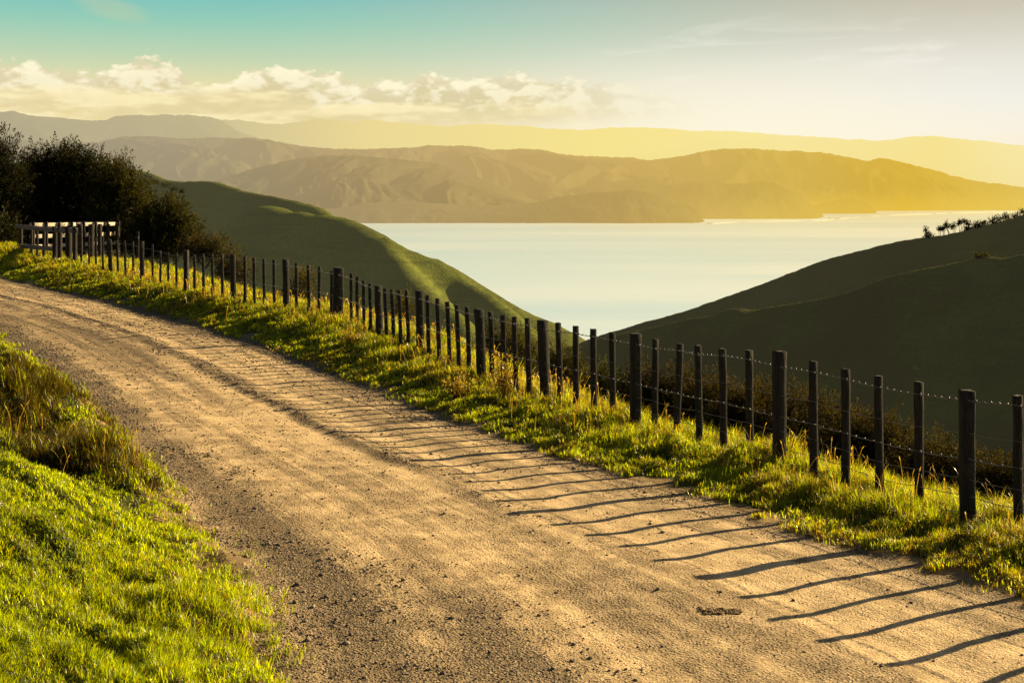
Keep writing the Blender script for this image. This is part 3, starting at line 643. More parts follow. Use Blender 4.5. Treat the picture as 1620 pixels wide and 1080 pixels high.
for px, py, rx, ry, Y, lab in scrub:
    j = lambda a: rng.uniform(-a, a)
    tree('scrub_bush', lab, 'bush', (px, py+95), Y, [(px+j(6), py-10, rx*.75, ry*.8), (px-rx*.7, py+ry*.7+j(6), rx*.7, ry*.9), (px+rx*.7, py+ry*.6+j(6), rx*.7, ry*.9), (px, py+ry*1.6, rx*1.2, ry*1.3), (px+j(20), py+ry*2.7, rx*1.3, ry*1.3)], 24000, .042, G_R, c0=(.007, .007, .003), c1=(.060, .048, .018), tr=.03, baseoff=1.5, depth=1.2)
for bx_, by, Y, rx, lab in [(262, 292, 838, 7, 'dark bush patch on the shaded shoulder of the left hill, nearest the tea trees'), (275, 298, 835, 6, 'small dark bush lower right of the bush patch on the left hill shoulder'), (246, 287, 842, 5, 'dark bush high on the left hill beside the tea tree crowns'), (288, 301, 832, 4, 'rightmost little dark bush on the left hill shoulder')]:
    tree('hill_bush', lab, 'bush', (bx_, by+6), Y-14, [(bx_, by, rx, 4), (bx_-rx*.6, by+2, rx*.7, 3), (bx_+rx*.7, by+2, rx*.6, 3)], 700, .5, 'bushes on the shoulder of the left hill', c0=(.02, .022, .008), c1=(.05, .05, .014), tr=.12, clump=10, hollow=.2, spray=1.4, baseoff=4.)
G_C = 'wind-shaped trees on the crest of the right hill'
crest = [(1466, 377, [(1465, 363, 2, 3), (1466, 368, 2.4, 2), (1467, 373, 2.5, 2)], 'small spindly tree with three tufts, alone on the right hill crest'),
         (1473, 377, [(1466, 376, 5, 3), (1473, 373, 4, 3)], 'low round bush at the foot of the spindly crest tree'),
         (1484, 375, [(1486, 363, 3, 2), (1489, 362, 2, 2)], 'leftmost leaning tree of the crest clump, with bent trunk'),
         (1496, 373, [(1491, 362, 4, 3), (1494, 360, 3, 2)], 'crest tree with flat mushroom crown, second in the clump'),
         (1501, 371, [(1499, 358, 3, 3), (1497, 355, 1.5, 3)], 'narrow crest tree with a twiggy top between the flat crowns'),
         (1512, 370, [(1510, 357, 4.5, 3), (1506, 360, 3, 3)], 'crest tree with rounded crown in the middle of the clump'),
         (1521, 370, [(1520, 351, 4, 2.5), (1517, 354, 3, 2), (1525, 350, 2.5, 2)], 'tallest crest tree with a thin straight trunk'),
         (1526, 370, [(1530, 353, 4, 2.5), (1532, 355, 2.5, 2)], 'rightmost tree of the clump, crown bent right, above the dense scrub'),
         (1533, 369, [(1530, 362, 4, 4), (1536, 362, 5, 4), (1532, 367, 5, 4)], 'low bush beginning the dense scrub on the right hill crest'),
         (1545, 366, [(1543, 356, 4, 3), (1550, 362, 8, 4), (1548, 355, 3, 2)], 'bush with ragged top in the crest scrub'),
         (1556, 362, [(1555, 352, 5, 2.5), (1560, 357, 7, 4), (1553, 360, 6, 4)], 'flat-topped bush in the crest scrub above a gap of light'),
         (1573, 358, [(1570, 349, 7, 4), (1577, 347, 6, 4), (1574, 354, 8, 5)], 'broad bush in the middle of the crest scrub'),
         (1590, 353, [(1588, 344, 7, 4), (1595, 343, 6, 4), (1590, 350, 9, 5)], 'dense dark bush on the crest below the topmost tree'),
         (1608, 346, [(1604, 341, 5, 4), (1610, 336, 3, 2.5), (1612, 343, 8, 5)], 'small flat tree standing above the crest scrub near the right edge'),
         (1622, 342, [(1616, 334, 3, 2), (1624, 338, 8, 6)], 'dark crest bush cut off by the right edge')]
for bx_, by, lobes, lab in crest:
    Y = float(np.interp(bx_, [1390, 1465, 1500, 1540, 1580, 1620], [455, 450, 446, 442, 436, 430]))
    tree('crest_tree' if 'tree' in lab.split(',')[0] and 'bush' not in lab.split(',')[0] else 'crest_bush', lab, 'tree' if 'bush' not in lab else 'bush', (bx_, by), Y, [(l[0], l[1], l[2]*(1.3 if 'bush' in lab else 1.), l[3]*(1.35 if 'bush' in lab else 1.)) for l in lobes], (800 if 'bush' in lab else 420)*len(lobes)/2, .42, G_C, c0=(.012, .012, .006), c1=(.035, .03, .012), tr=.14, clump=10, hollow=.2, baseoff=1.6, spray=1.6)
tree('crest_bush', 'pale leafy bush on the lower ridge line of the right hill', 'bush', (1556, 412), 324, [(1550, 405, 8, 6), (1562, 404, 8, 6), (1556, 408, 12, 4)], 900, .4, None, c0=(.02, .022, .008), c1=(.06, .055, .02), tr=.1, clump=10, hollow=.2, spray=1.6, baseoff=1.5)
tree('crest_bush', 'tiny bush alone halfway along the upper crest of the right hill', 'bush', (1370, 409), 457, [(1370, 406, 4, 2.5), (1365, 408, 3, 2)], 200, .4, None, c0=(.012, .012, .006), c1=(.035, .03, .012), tr=.1, clump=10, hollow=.2, spray=1.6, baseoff=1.5)
tree('crest_bush', 'tiny lone bush on the sunlit ridge of the left hill', 'bush', (609, 381), 610, [(608, 376, 2, 2), (610, 379, 3, 2)], 120, .4, None, c0=(.03, .035, .01), c1=(.07, .07, .02), tr=.1, clump=10, hollow=.2, spray=1.6, baseoff=1.5)

# ================================================================== timber and wire
def mat_timber(name, dark, light, moss=.0):
    m, n = material(name); pos = n.new('ShaderNodeNewGeometry').outputs['Position']; x, y, z = n.xyz(pos)
    g = n.noise(n.cxyz(n.m('MULTIPLY', x, 90.), n.m('MULTIPLY', y, 90.), n.m('MULTIPLY', z, 5.)), 1., 6, .65, .3)
    b = n.noise(pos, 5., 4, .6)
    c = n.mix(n.ss(g, .3, .7), dark, light); c = n.mix(n.ss(b, .45, .7, 0., .6), c, n.mix(.5, c, (.05, .05, .03, 1)))
    n.out(n.bsdf(c, .9, n.bump(g, .7, .008), .15)); return m
M_POST = mat_timber('weathered fence timber', (.010, .008, .006, 1), (.050, .040, .030, 1))
M_RAIL_LIT = mat_timber('sunlit stockyard boards', (.34, .27, .19, 1), (.62, .50, .36, 1))  # sunlit copy of the board timber, brightness put into the colour
M_RAIL_SHADE = mat_timber('shaded stockyard boards', (.10, .085, .07, 1), (.24, .20, .165, 1))  # shaded copy of the same timber, shade put into the colour
m, n = material('galvanised wire'); p_ = n.new('ShaderNodeNewGeometry').outputs['Position']
nd = n.new('ShaderNodeBsdfPrincipled'); n.put(nd.inputs['Base Color'], n.mix(n.noise(p_, 60., 3), (.10, .09, .075, 1), (.26, .235, .19, 1))); nd.inputs['Roughness'].default_value = .55; nd.inputs['Metallic'].default_value = .6
n.out(nd.outputs[0]); M_WIRE = m

# (x top, x bottom, y top in the photo, kind)   b = batten, p = post, s = strainer
posts = [(118.5, 118.5, 360, 'p'), (128, 129, 357, 'b'), (140.5, 141.5, 372, 'b'), (151, 152.5, 376, 'b'), (162.5, 163, 374, 'b'), (173.5, 175.5, 379, 'p'), (185, 187.5, 380, 'b'), (197, 199.5, 381, 'b'), (210, 211.5, 382, 'b'), (224, 225.5, 382, 'p'),
 (241, 241.5, 387, 'b'), (253.5, 254, 397, 'b'), (266, 266.5, 399, 'b'), (279, 279.5, 400, 'b'), (294.5, 294.5, 396, 'p'), (307.5, 308, 403, 'b'), (321.5, 322.5, 402, 'b'), (335.5, 337, 402, 'b'), (351, 352.5, 402, 'b'), (368, 370, 402.5, 'p'),
 (387.5, 387.5, 405.5, 'b'), (402, 402.5, 408, 'b'), (417.5, 418.5, 410, 'b'), (433.5, 434, 411, 'b'), (452, 453, 410.5, 'p'), (469, 469, 416, 'b'), (488, 489, 419.5, 'b'), (505.5, 504, 422, 'b'), (525, 524.5, 428, 'b'), (535.5, 534.5, 424, 's'),
 (555.5, 555.5, 433, 'b'), (565, 565.5, 438, 'b'), (575, 576, 443.5, 'b'), (585, 587, 448.5, 'b'), (598, 602, 452, 'p'), (609, 612.5, 455.5, 'b'), (620, 624, 458, 'b'), (631.5, 635, 459, 'b'), (643, 648, 459.5, 'b'), (663, 665.5, 460, 'p'), (676, 679, 467, 'b'), (692, 696, 472.5, 'b'),
 (707.5, 713.5, 477.5, 'b'), (722.5, 727.5, 482.5, 'b'), (739, 743.5, 486, 'b'), (757.5, 763.5, 489.5, 'p'), (776, 779.5, 493.5, 'b'), (795.5, 797.5, 498.5, 'b'), (813.5, 817, 501, 'b'), (834, 838.5, 503.5, 'b'), (858, 864.5, 507, 'p'), (883, 887, 511, 'b'), (910.5, 912, 516, 'b'), (938.5, 940, 520.5, 'b'), (968.5, 969.5, 526, 'b'), (1005.5, 1005, 528, 'p'),
 (1037, 1035, 536.5, 'b'), (1076, 1068.5, 544, 'b'), (1104.5, 1107, 547, 'b'), (1143, 1145, 552, 'b'), (1185, 1186.5, 554, 'b'), (1233, 1233, 556, 'p'), (1286.5, 1288, 571.5, 'b'), (1337.5, 1338, 583.5, 'b'), (1390, 1391.5, 595, 'b'), (1453.5, 1454.5, 604.5, 'b'), (1529, 1531, 618, 'p'), (1610.5, 1612, 626, 'b')]
def build_fence():
    yy = np.arange(6, 70, .01); ratio = fF(yy)/yy
    o = np.argsort(ratio); inv = lambda r: float(np.interp(r, ratio[o], yy[o]))
    L = []
    for xt, xb, yt, k in posts:
        Y = inv((xb-HX)/FPX); X = (xb-HX)/FPX*Y; zt = CZ-(yt-HY)/FPX*Y; L.append([X, Y, gz(X, Y), zt, (xt-xb)/FPX*Y, k])
    # the line runs on past the right edge: these still throw their shadows into view
    dx, dy = 2.52/5*.484, -2.52/5*.875; X, Y = L[-1][0], L[-1][1]; z0 = L[-1][3]
    for i in range(1, 13):
        X1 = X+dx*i; Y1 = Y+dy*i; X1 = float(fF(Y1)); L.append([X1, Y1, gz(X1, Y1), gz(X1, Y1)+1.19+.02*rng.normal(), rng.normal()*.015, 'p' if i % 6 == 5 else 'b'])
    root = empty('wire_fence', (L[-14][0], L[-14][1], L[-14][2])); tag(root, 'long fence of dark weathered posts and thin battens strung with barbed wire along the road', 'fence')
    axis = []
    for i, (X, Y, zb, zt, lean, k) in enumerate(L):
        a = L[max(i-1, 0)]; b = L[min(i+1, len(L)-1)]; d = np.array([b[0]-a[0], b[1]-a[1], 0]); d /= np.linalg.norm(d); nrm = np.array([d[1], -d[0], 0])
        if nrm[1] > 0: nrm = -nrm
        w, dp = {'b': (.072, .055), 'p': (.122, .11), 's': (.20, .19)}[k]
        w *= rng.uniform(.92, 1.08)
        if k != 'b' and Y < 15: w *= .86
        # the battens stand square to the fence line, posts at odd turns
        sd = d if k == 'b' else unit(d+.25*rng.normal()*nrm)
        mb = MB(); mb.beam([X, Y, zb-.25], [X+lean, Y, zt], w, dp, .07, .004 if k != 'b' else .003, 7, sd, i)
        nm = {'b': 'batten', 'p': 'post', 's': 'strainer_post'}[k]
        local(root, mb.build(nm, M_POST))
        axis.append((X, Y, zb, zt, lean, nrm, dp))
    zt_s = np.array([a[3] for a in axis]); zb_s = np.array([a[2] for a in axis]); k = np.ones(5)/5
    zts = np.convolve(np.pad(zt_s, 2, 'edge'), k, 'valid'); zbs = np.convolve(np.pad(zb_s, 2, 'edge'), k, 'valid')
    for fr, kind in ((.915, 'barbed'), (.66, 'plain'), (.475, 'barbed'), (.335, 'plain'), (.20, 'plain'), (.07, 'plain')):
        mb = MB(); pts = []
        for i, (X, Y, zb, zt, lean, nrm, dp) in enumerate(axis):
            z = zbs[i]+fr*(zts[i]-zbs[i])+rng.normal()*.008
            f = (z-zb)/(zt-zb); pts.append(np.array([X+lean*f, Y, z])+nrm*(.045/2+.006))
        pts[-1] = pts[-1]
        full = []
        for a, b in zip(pts[:-1], pts[1:]):
            for t in (0, .33, .67):
                q = a*(1-t)+b*t; q = q-np.array([0, 0, .02*np.linalg.norm(b-a)*t*(1-t)*4]); full.append(q)
        full.append(pts[-1])
        mb.tube(full, .0045 if kind == 'barbed' else .0030, 4)
        if kind == 'barbed':
            for a, b in zip(pts[:-1], pts[1:]):
                if a[1] > 34: continue
                Ls = np.linalg.norm(b-a); d = (b-a)/Ls
                for q in np.arange(.05, Ls, .085 if fr > .8 else .12):
                    c = a+d*q; v = unit(rng.normal(size=3)); v = unit(v-d*v.dot(d)); mb.tube([c-v*.016, c+v*.016], .0025, 3)
                    mb.tube([c-d*.010, c+d*.010], .0058, 4)
        local(root, mb.build('barbed_wire' if kind == 'barbed' else 'wire', M_WIRE))
build_fence()

def stockyard():
    root = empty('stockyard', tuple(P(60, 404, 56))); tag(root, 'weathered timber stockyard pen with pale sunlit boards, at the far end of the fence', 'pen')
    def post(px, pt, pb, Y, w, mat=M_POST, s=0):
        mb = MB(); a = P(px, pb, Y); a[2] = min(a[2], gz(a[0], a[1]))-.15; mb.beam(a, P(px, pt, Y), w, w*.9, .15, .006, 6, [.8, -.6, 0], s); return local(root, mb.build('post', mat))
    def rail(pts, h, t, mat, s, lab=None):
        for a, b in zip(pts[:-1], pts[1:]):
            mb = MB(); mb.beam(a, b, t, h, .08, .004, 4, None, s); o = local(root, mb.build('rail', mat))
            if lab: o['label'] = lab
    # shaded front: rails bending from the left end towards the wire fence
    yf = lambda px: float(np.interp(px, [26, 60, 85, 120], [57.3, 54.6, 52.9, 50.7]))
    rail([P(x, y, yf(x)-.12) for x, y in ((25, 357.5), (60, 361.5), (90, 364.2), (122, 365))], .17, .04, M_RAIL_SHADE, 1, 'grey weathered front rail in shade')
    rail([P(x, y, yf(x)-.12) for x, y in ((25, 388.5), (60, 391.5), (84, 394))], .17, .04, M_RAIL_SHADE, 2, 'grey weathered front rail in shade')
    for i, (x, pt, pb, w) in enumerate([(33, 356, 402, .13), (50, 360, 404, .10), (59, 366, 405, .08), (69.5, 360, 407, .11), (87, 359, 414, .17), (94.5, 360, 413, .15), (108.5, 361, 411, .20)]):
        post(x, pt, pb, yf(x)+.02, w, M_POST, 20+i)
    # sunlit left side running away from the road: four pale boards
    A0 = np.array([-19.75, 57.6]); A1 = np.array([-17.75, 63.2])
    for i, (z0, z1) in enumerate([(1.32, 1.20), (.84, .76), (.42, .36), (-.02, -.04)]):
        rail([np.array([A0[0], A0[1], z0-.02]), np.array([A0[0]*.5+A1[0]*.5, A0[1]*.5+A1[1]*.5, (z0+z1)/2-.02]), np.array([A1[0], A1[1], z1-.02])], .16, .035, M_RAIL_LIT, 40+i, 'pale sunlit board')
    for i, t in enumerate((0.02, .16, .30, .44, .58, .72, .86, 1.)):
        q = A0+(A1-A0)*t; mb = MB(); off = np.array([.085, -.03]); q = q+off
        mb.beam([q[0], q[1], gz(q[0], q[1])-.2], [q[0], q[1], 1.40-.12*t], .10, .10, .15, .005, 6, [1, 0, 0], 60+i); local(root, mb.build('post', M_POST))
    # thin side of the pen nearer the wire fence, ending at the tall right-hand post
    for i, (x, pt, pb, Y, w) in enumerate([(126.5, 355, 405, 55, .17), (144.5, 355.5, 406, 57, .19), (158, 355, 400, 59, .16), (171, 355, 398, 61, .14), (186, 355.5, 400, 63, .13)]):
        post(x, pt, pb, Y, w, M_POST, 80+i)
stockyard()
def lone(name, lab, px, pt, pb, Y, w, tw=None):
    a = P(px, pb, Y); zb = gz(a[0], a[1]); r = empty(name, (a[0], a[1], zb)); tag(r, lab, 'post')
    mb = MB(); mb.beam([a[0], a[1], zb-.2], P(px+1, pt, Y), w, w*.8, .15, .004, 6, [1, .2, 0], int(px)); local(r, mb.build('shaft', M_POST))
    mb = MB(); q = P(px, pt+8, Y); mb.tube([q+[-w*.6, -w*.5, 0], q+[w*.7, -w*.5, .01], q+[w*.7, -w*.5, -.1]], .008, 4); local(r, mb.build('wire_staple', M_WIRE))
lone('fence_post', 'lone thin grey post standing behind the fence in front of the low tea tree', 217, 367, 408, 56, .11)

# ================================================================== grass
def grass():
    def blades(N, ylo, yhi, mode):
        u = rng.random(N); p = .55                      # density falls with distance
        Y = (ylo**p+u*(yhi**p-ylo**p))**(1/p); T = rng.uniform(-.46, .46, N); X = T*Y
        return X, Y
    N = 3200000
    X, Y = blades(N, 5.2, 78, 0)
    dr, dl, df = fields(X, Y)
    rm = roadmask(X, Y)
    w = np.interp(Y, [0, 18, 24, 27, 30, 37, 50, 60, 75], [.55, .55, .8, 1.2, 1.1, 2.1, 3.6, 4.8, 9])
    right = (dr > 0) & (df < w+1.6) & (Y < 75); leftb = (dl > -.12) & (dl < 9)
    patch = fbm(X*1.6, Y*1.6, 201, 4); pf = fbm(X*5, Y*5, 203, 3); big = fbm(X*.55, Y*.55, 207, 3)
    # sparse where the grass gives out into gravel
    edge = np.where(leftb, dl, dr); sparse = sstep(np.where(leftb, -.22, -.05), np.where(leftb, 1.05, .40), edge+1.2*patch+.9*pf)
    keep = (right | leftb) & (rng.random(N) < np.clip(sparse*(np.where(leftb, .85, .6)+.9*sstep(-.15, .15, pf)), 0, 1)) & ((~rm) | (rng.random(N) < np.where(leftb, .12, .08)))
    # a few tufts creeping on to the gravel by the left edge
    X, Y, dr, dl, df, patch, pf, big, leftb = [a[keep] for a in (X, Y, dr, dl, df, patch, pf, big, leftb)]
    n = len(X)
    mound = np.zeros(n)
    for (mx, my, h, sx, sy) in MOUNDS[:4]+[(-6.6, 18.6, 1, .6, .6), (-4.2, 12.9, 1, .35, .35), (-5.1, 13.6, 1, .5, .4), (-5.9, 15.6, 1, .5, .6), (-4.9, 15.9, 1, .5, .5), (-5.4, 14.4, .9, .6, .5), (-4.6, 12.5, .9, .5, .35)]: mound += np.exp(-((X-mx)/sx/1.2)**2-((Y-my)/sy/1.2)**2)
    Z = ground(X, Y)
    def cells(x, y, sc, seed):
        gx = x/sc; gy = y/sc; ix = np.floor(gx); iy = np.floor(gy); best = np.full(len(x), 9.)
        for a in (-1, 0, 1):
            for b in (-1, 0, 1):
                cx = ix+a; cy = iy+b; px = cx+_hash(cx, cy, seed); py = cy+_hash(cx, cy, seed+1)
                best = np.minimum(best, np.hypot(gx-px, gy-py)/(.6+.8*_hash(cx, cy, seed+2)))
        return np.clip(1-best*1.25, 0, 1)
    tuft = np.where(leftb, np.maximum(cells(X, Y, .20, 601), .7*cells(X, Y, .09, 611)), np.maximum(cells(X, Y, .38, 621), .8*cells(X, Y, .17, 631)))
    tall_r = sstep(.45, 1.5, dr)*(.035+.105*sstep(-.05, .2, patch)*sstep(.05, -.5, df)+.05*sstep(-.05, .35, df)+.03*sstep(.1, .25, pf))
    h = np.where(leftb, .034+.034*sstep(-.1, .25, patch)+.075*np.clip(mound, 0, 1)*sstep(-.2, .2, patch), .048+tall_r)
    h = h*(.62+.95*tuft); Z = Z+.04*tuft-.004
    h = h*rng.uniform(.55, 1.3, n)*np.where(sstep(-.1, .3, pf) > .6, 1.2, 1.)
    wd = np.maximum(.0034, Y*.00040)*rng.uniform(.7, 1.4, n)*(1+.6*(h < .09))
    # colour: fresh yellow green to straw
    straw = np.clip(np.where(leftb, .10, .22)+.35*(1-tuft)*(~leftb)+.9*sstep(.02, .22, big+.6*patch)*np.where(leftb, .12, .5)+.95*np.clip(mound, 0, 1)*sstep(-.2, .05, patch)+.35*sstep(.5, 1.4, dr)*(~leftb)*sstep(-.1, .2, pf), 0, .92)
    isst = rng.random(n) < straw*np.where(leftb & (mound > .2), .98, .75)
    g1 = np.array([.120, .185, .003]); g2 = np.array([.275, .285, .004]); s1 = np.array([.26, .195, .045]); s2 = np.array([.13, .085, .026])
    q = rng.random((n, 1)); col = np.where(isst[:, None], s1*q+s2*(1-q), g1*q+g2*(1-q))
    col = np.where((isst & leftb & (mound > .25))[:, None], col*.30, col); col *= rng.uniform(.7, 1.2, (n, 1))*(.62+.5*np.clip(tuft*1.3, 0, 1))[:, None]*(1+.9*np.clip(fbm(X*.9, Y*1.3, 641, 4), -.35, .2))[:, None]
    th = rng.uniform(0, 2*math.pi, n); lean = rng.uniform(.2, 1.0, n)*h; lean = np.where(isst, lean*1.35, lean)
    # wind and weight tilt the blades a little down the slope
    dx = np.cos(th); dy = np.sin(th)
    B = np.stack([X, Y, Z-.01], -1); sx = -dy; sy = dx
    S = np.stack([sx, sy, np.zeros(n)], -1)*wd[:, None]*.5; Dv = np.stack([dx, dy, np.zeros(n)], -1)
    M = B+Dv*(lean*.35)[:, None]+np.array([0, 0, 1.])*(h*.6)[:, None]
    Tt = B+Dv*lean[:, None]+np.array([0, 0, 1.])*(h*np.where(lean > h*.5, .85, 1.))[:, None]
    V = np.stack([B-S, B+S, M+S*.8, M-S*.8, Tt], 1).reshape(-1, 3)
    i = np.arange(n)*5
    Fq = np.stack([i, i+1, i+2, i+3], -1); Ft = np.stack([i+3, i+2, i+4], -1)
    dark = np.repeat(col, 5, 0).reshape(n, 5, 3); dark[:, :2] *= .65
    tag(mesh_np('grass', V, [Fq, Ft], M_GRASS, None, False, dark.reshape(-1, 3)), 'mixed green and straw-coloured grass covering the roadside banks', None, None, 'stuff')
    print('GRASS', n)
    # dry seed stalks along the fence and on the bank
    N = 4200; Yk = rng.uniform(9, 48, N)**1.0; Xk = fF(Yk)+rng.normal(size=N)*.55+.35
    cl = fbm(Xk*1.3, Yk*1.3, 221, 3); k = (cl > .02); Xk = Xk[k]; Yk = Yk[k]
    Nl = 450; Yl = rng.uniform(10, 21, Nl); Xl = fL(Yl)-rng.uniform(.5, 2.2, Nl); kk = fbm(Xl*1.1, Yl*1.1, 223, 3) > .03
    Xk = np.r_[Xk, Xl[kk]]; Yk = np.r_[Yk, Yl[kk]]; n = len(Xk)
    Zk = ground(Xk, Yk); hh = rng.uniform(.16, .42, n); th = rng.uniform(0, 6.28, n); ln = hh*rng.uniform(.1, .55, n)
    B = np.stack([Xk, Yk, Zk], -1); Dv = np.stack([np.cos(th), np.sin(th), 0*th], -1); S = np.stack([-np.sin(th), np.cos(th), 0*th], -1); wv = np.maximum(.0016, Yk*.00016)[:, None]
    U = np.array([0, 0, 1.])
    M = B+Dv*(ln*.3)[:, None]+U*(hh*.6)[:, None]; T1 = B+Dv*(ln*.7)[:, None]+U*(hh*.88)[:, None]; T2 = B+Dv*ln[:, None]+U*hh[:, None]
    V = np.stack([B-S*wv, B+S*wv, M+S*wv*.8, M-S*wv*.8, T1+S*wv*.7, T1-S*wv*.7, (T1+T2)/2+S*wv*3.2, (T1+T2)/2-S*wv*3.2, T2], 1).reshape(-1, 3); i = np.arange(n)*9
    Fq = np.concatenate([np.stack([i, i+1, i+2, i+3], -1), np.stack([i+3, i+2, i+4, i+5], -1), np.stack([i+5, i+4, i+6, i+7], -1)]); Ft = np.stack([i+7, i+6, i+8], -1)
    col = np.array([.20, .13, .055])*rng.uniform(.6, 1.25, (n, 1))
    tag(mesh_np('seed_stalks', V, [Fq, Ft], M_GRASS, None, False, np.repeat(col, 9, 0)), 'thin dry seed stalks rising from the grass along the fence', None, None, 'stuff')
grass()

def weed(lab, px, pt, pb, Y, nst, spread):
    b = P(px, pb, Y); b[2] = gz(b[0], b[1]); H = (CZ-(pt-HY)/FPX*Y)-b[2]
    r = empty('weed_plant', tuple(b)); tag(r, lab, 'plant'); mb = MB(); C = []; D = []
    for k in range(nst):
        th = rng.uniform(0, 6.28); s = rng.random()*spread; hk = H*rng.uniform(.5, 1.); tip = b+np.array([math.cos(th)*s, math.sin(th)*s, hk]); mid = b*.5+tip*.5+rng.normal(size=3)*.02
        mb.tube([b-[0, 0, .05], mid, tip], [.004, .003, .0015], 4)
        for t in np.linspace(.25, 1, 30):
            q = (b+(tip-b)*t)+rng.normal(size=3)*.03; v = rng.normal(size=3)*.6+np.array([0, 0, .8]); C.append(q); D.append(v)
    local(r, mb.build('stem', M_BARK)); C = np.array(C); sh = rng.random((len(C), 1))
    local(r, leaf_mesh('foliage', C, np.array(D), .045*rng.uniform(.6, 1.3, len(C)), .016, np.array([.13, .085, .025])*sh+np.array([.20, .15, .045])*(1-sh), M_GRASS, None))
weed('tall dry brown weed with ragged stems leaning in front of the fence', 800, 553, 640, 19.5, 34, .22)
weed('low bushy dry weed on the verge left of the tall weed', 725, 590, 632, 20.2, 26, .25)
weed('dry weed clump beside the road under the strainer post', 553, 520, 560, 26.5, 22, .28)

# ================================================================== gravel, stones, dung
ico = np.array([(-.53, 0, .85), (.53, 0, .85), (-.53, 0, -.85), (.53, 0, -.85), (0, .85, .53), (0, .85, -.53), (0, -.85, .53), (0, -.85, -.53), (.85, .53, 0), (-.85, .53, 0), (.85, -.53, 0), (-.85, -.53, 0)])
icoF = np.array([(0, 4, 1), (0, 9, 4), (9, 5, 4), (4, 5, 8), (4, 8, 1), (8, 10, 1), (8, 3, 10), (5, 3, 8), (5, 2, 3), (2, 7, 3), (7, 10, 3), (7, 6, 10), (7, 11, 6), (11, 0, 6), (0, 1, 6), (6, 1, 10), (9, 0, 11), (9, 11, 2), (9, 2, 5), (7, 2, 11)])[:, ::-1]
def rocks(X, Y, R, sink=.25):
    n = len(X); Z = ground(X, Y)
    V = ico[None]*R[:, None, None]*rng.uniform(.65, 1.25, (n, 12, 1)); V *= np.stack([rng.uniform(.8, 1.5, n), rng.uniform(.8, 1.5, n), rng.uniform(.5, .9, n)], -1)[:, None]
    th = rng.uniform(0, 6.28, n); c, s = np.cos(th)[:, None], np.sin(th)[:, None]
    V = np.stack([V[..., 0]*c-V[..., 1]*s, V[..., 0]*s+V[..., 1]*c, V[..., 2]], -1)+np.stack([X, Y, Z+R*(.6-sink)], -1)[:, None]
    F = (icoF[None]+np.arange(n)[:, None, None]*12).reshape(-1, 3); return V.reshape(-1, 3), F
def gravel():
    N = 420000; p = .4; Y = (6.5**p+rng.random(N)*(46**p-6.5**p))**(1/p); wr = fR(Y)-fL(Y); t = rng.uniform(-.10, 1.04, N); X = fL(Y)+t*wr
    tw = t+.16*fbm(X*.55, Y*.55, 231, 3)
    zone = .10+1.25*sstep(.19, .06, tw)+.55*sstep(.40, .28, tw)*sstep(12.5, 8.5, Y)+.6*sstep(.88, .97, tw)*sstep(10, 15, Y)+.75*np.exp(-((tw-.575)/.025)**2)*sstep(11, 15, Y)
    zone *= .35+1.3*sstep(-.12, .2, fbm(X*2.2, Y*2.2, 233, 4))
    k = (rng.random(N) < zone*.42) & (np.abs(X/Y) < .40) & (t > -.1)
    X, Y = X[k], Y[k]; R = np.maximum(.0032, Y*.00030)*np.exp(rng.normal(size=len(X))*.5); big = rng.random(len(X)) < .012; R = np.where(big, R*rng.uniform(1.8, 3.6, len(X)), R); R = np.minimum(R, .019)
    V, F = rocks(X, Y, R); sh = rng.random((len(X), 1)); col = np.array([.09, .07, .05])*(1-sh)+np.array([.36, .27, .165])*sh; print('GRAVEL', len(X))
    m, n = material('gravel stone'); pos = n.new('ShaderNodeNewGeometry').outputs['Position']
    c = n.mix(n.noise(pos, 90., 3, .6), n.attr('Col').outputs['Color'], n.mix(.5, n.attr('Col').outputs['Color'], (.05, .04, .03, 1))); n.out(n.bsdf(c, .9, None, .2))
    tag(mesh_np('gravel', V, [F], m, None, False, np.repeat(col, 12, 0)), 'loose gravel along the edges and centre of the dirt road', None, None, 'stuff'); return m
M_STONE = gravel()
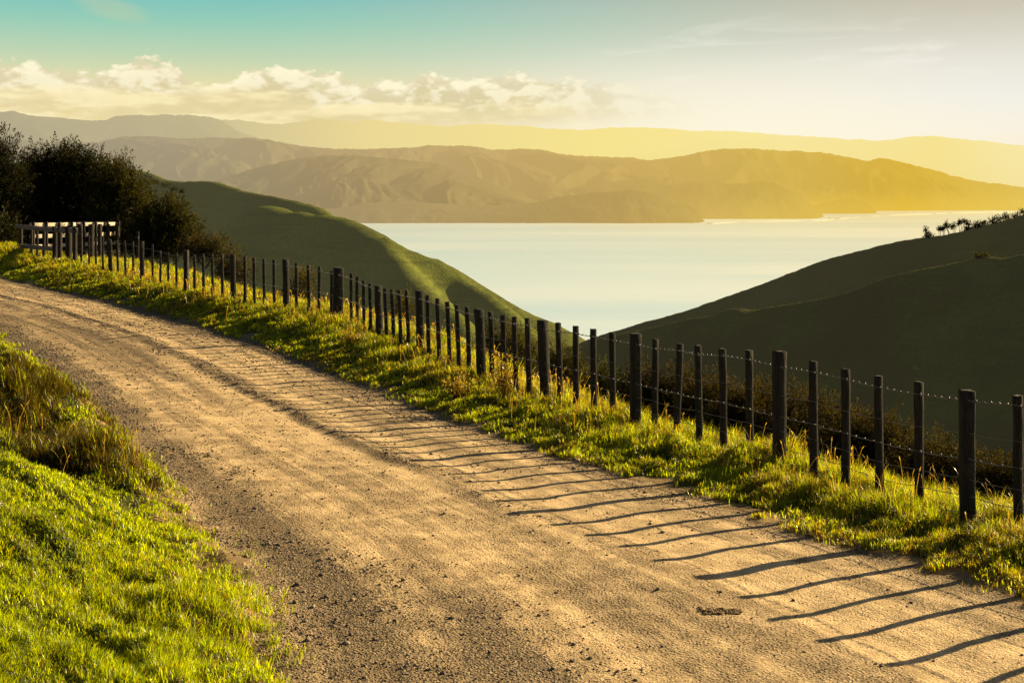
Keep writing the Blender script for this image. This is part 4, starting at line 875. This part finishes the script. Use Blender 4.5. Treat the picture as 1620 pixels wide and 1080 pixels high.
for lab, px, py, r in [('dark stone lying on the road at the bottom centre', 714, 978, .026), ('small round stone on the road left of the second long shadow', 880, 938, .022), ('dark stone by the pale wheel track in mid road', 584, 774, .022), ('flat pale stone on the gravel at the left edge of the road', 507, 886, .030), ('dark pebble below the shadow of the thick post', 1255, 950, .022),
                       ('dark stone on the far road near the first long shadow', 278, 594, .028), ('dark stone on the far left of the road by the shadow ends', 191, 552, .030), ('lone stone in the near grass margin beside the road', 470, 925, .028), ('pale stone near the bottom edge of the road margin', 548, 1018, .028)]:
    Y = 15.
    for _ in range(30): Y = (CZ-gz((px-HX)/FPX*Y, Y))*FPX/(py-HY)
    X = (px-HX)/FPX*Y; V, F = rocks(np.array([X]), np.array([Y]), np.array([r*.72]), .3)
    z = gz(X, Y); sh = .30 if 'pale' in lab else .11
    o = mesh_np('stone', V-np.array([X, Y, z]), [F], M_STONE, None, False, np.full((12, 3), sh)*np.array([1.1, .85, .55])); o.location = (X, Y, z); tag(o, lab, 'stone', 'loose stones on the road')
def dung():
    Y = (CZ-.03)*FPX/(972-HY); X0 = (1140-HX)/FPX*Y; n = 170
    X = X0+np.linspace(-.13, .13, n)+rng.normal(size=n)*.012; Yk = Y+.05*np.sin(np.linspace(0, 60, n))+rng.normal(size=n)*.01; R = rng.uniform(.008, .011, n); V, F = rocks(X, Yk, R, .2); z = gz(X0, Y)
    o = mesh_np('dung_pile', V-np.array([X0, Y, z]), [F], M_STONE, None, False, np.repeat(np.array([.20, .125, .05])*rng.uniform(.6, 1.6, (n, 1)), 12, 0)); o.location = (X0, Y, z); tag(o, 'flattened brown clump of dry dung on the road at lower right', 'dung')
dung()
for lab, px, py, w in [('leftmost low rock off the nearest headland point', 1124, 353.5, 9), ('small rock stack in the surf between the two headlands', 1313, 345.6, 7), ('flat reef rock right of the small stack', 1324, 345.8, 9)]:
    Y = (CZ-SEA)*FPX/(py-HY)-20; a = P(px, py, Y); W = w/FPX*Y; n = 7; mb = []
    V, F = rocks(np.zeros(n), np.zeros(n), rng.uniform(.15, .3, n)*W); V = V.reshape(n, 12, 3); V -= V.mean(1, keepdims=True); V[..., 2] *= .45
    V += np.stack([rng.uniform(-.4, .4, n)*W, rng.uniform(-.2, .2, n)*W, np.zeros(n)], -1)[:, None]
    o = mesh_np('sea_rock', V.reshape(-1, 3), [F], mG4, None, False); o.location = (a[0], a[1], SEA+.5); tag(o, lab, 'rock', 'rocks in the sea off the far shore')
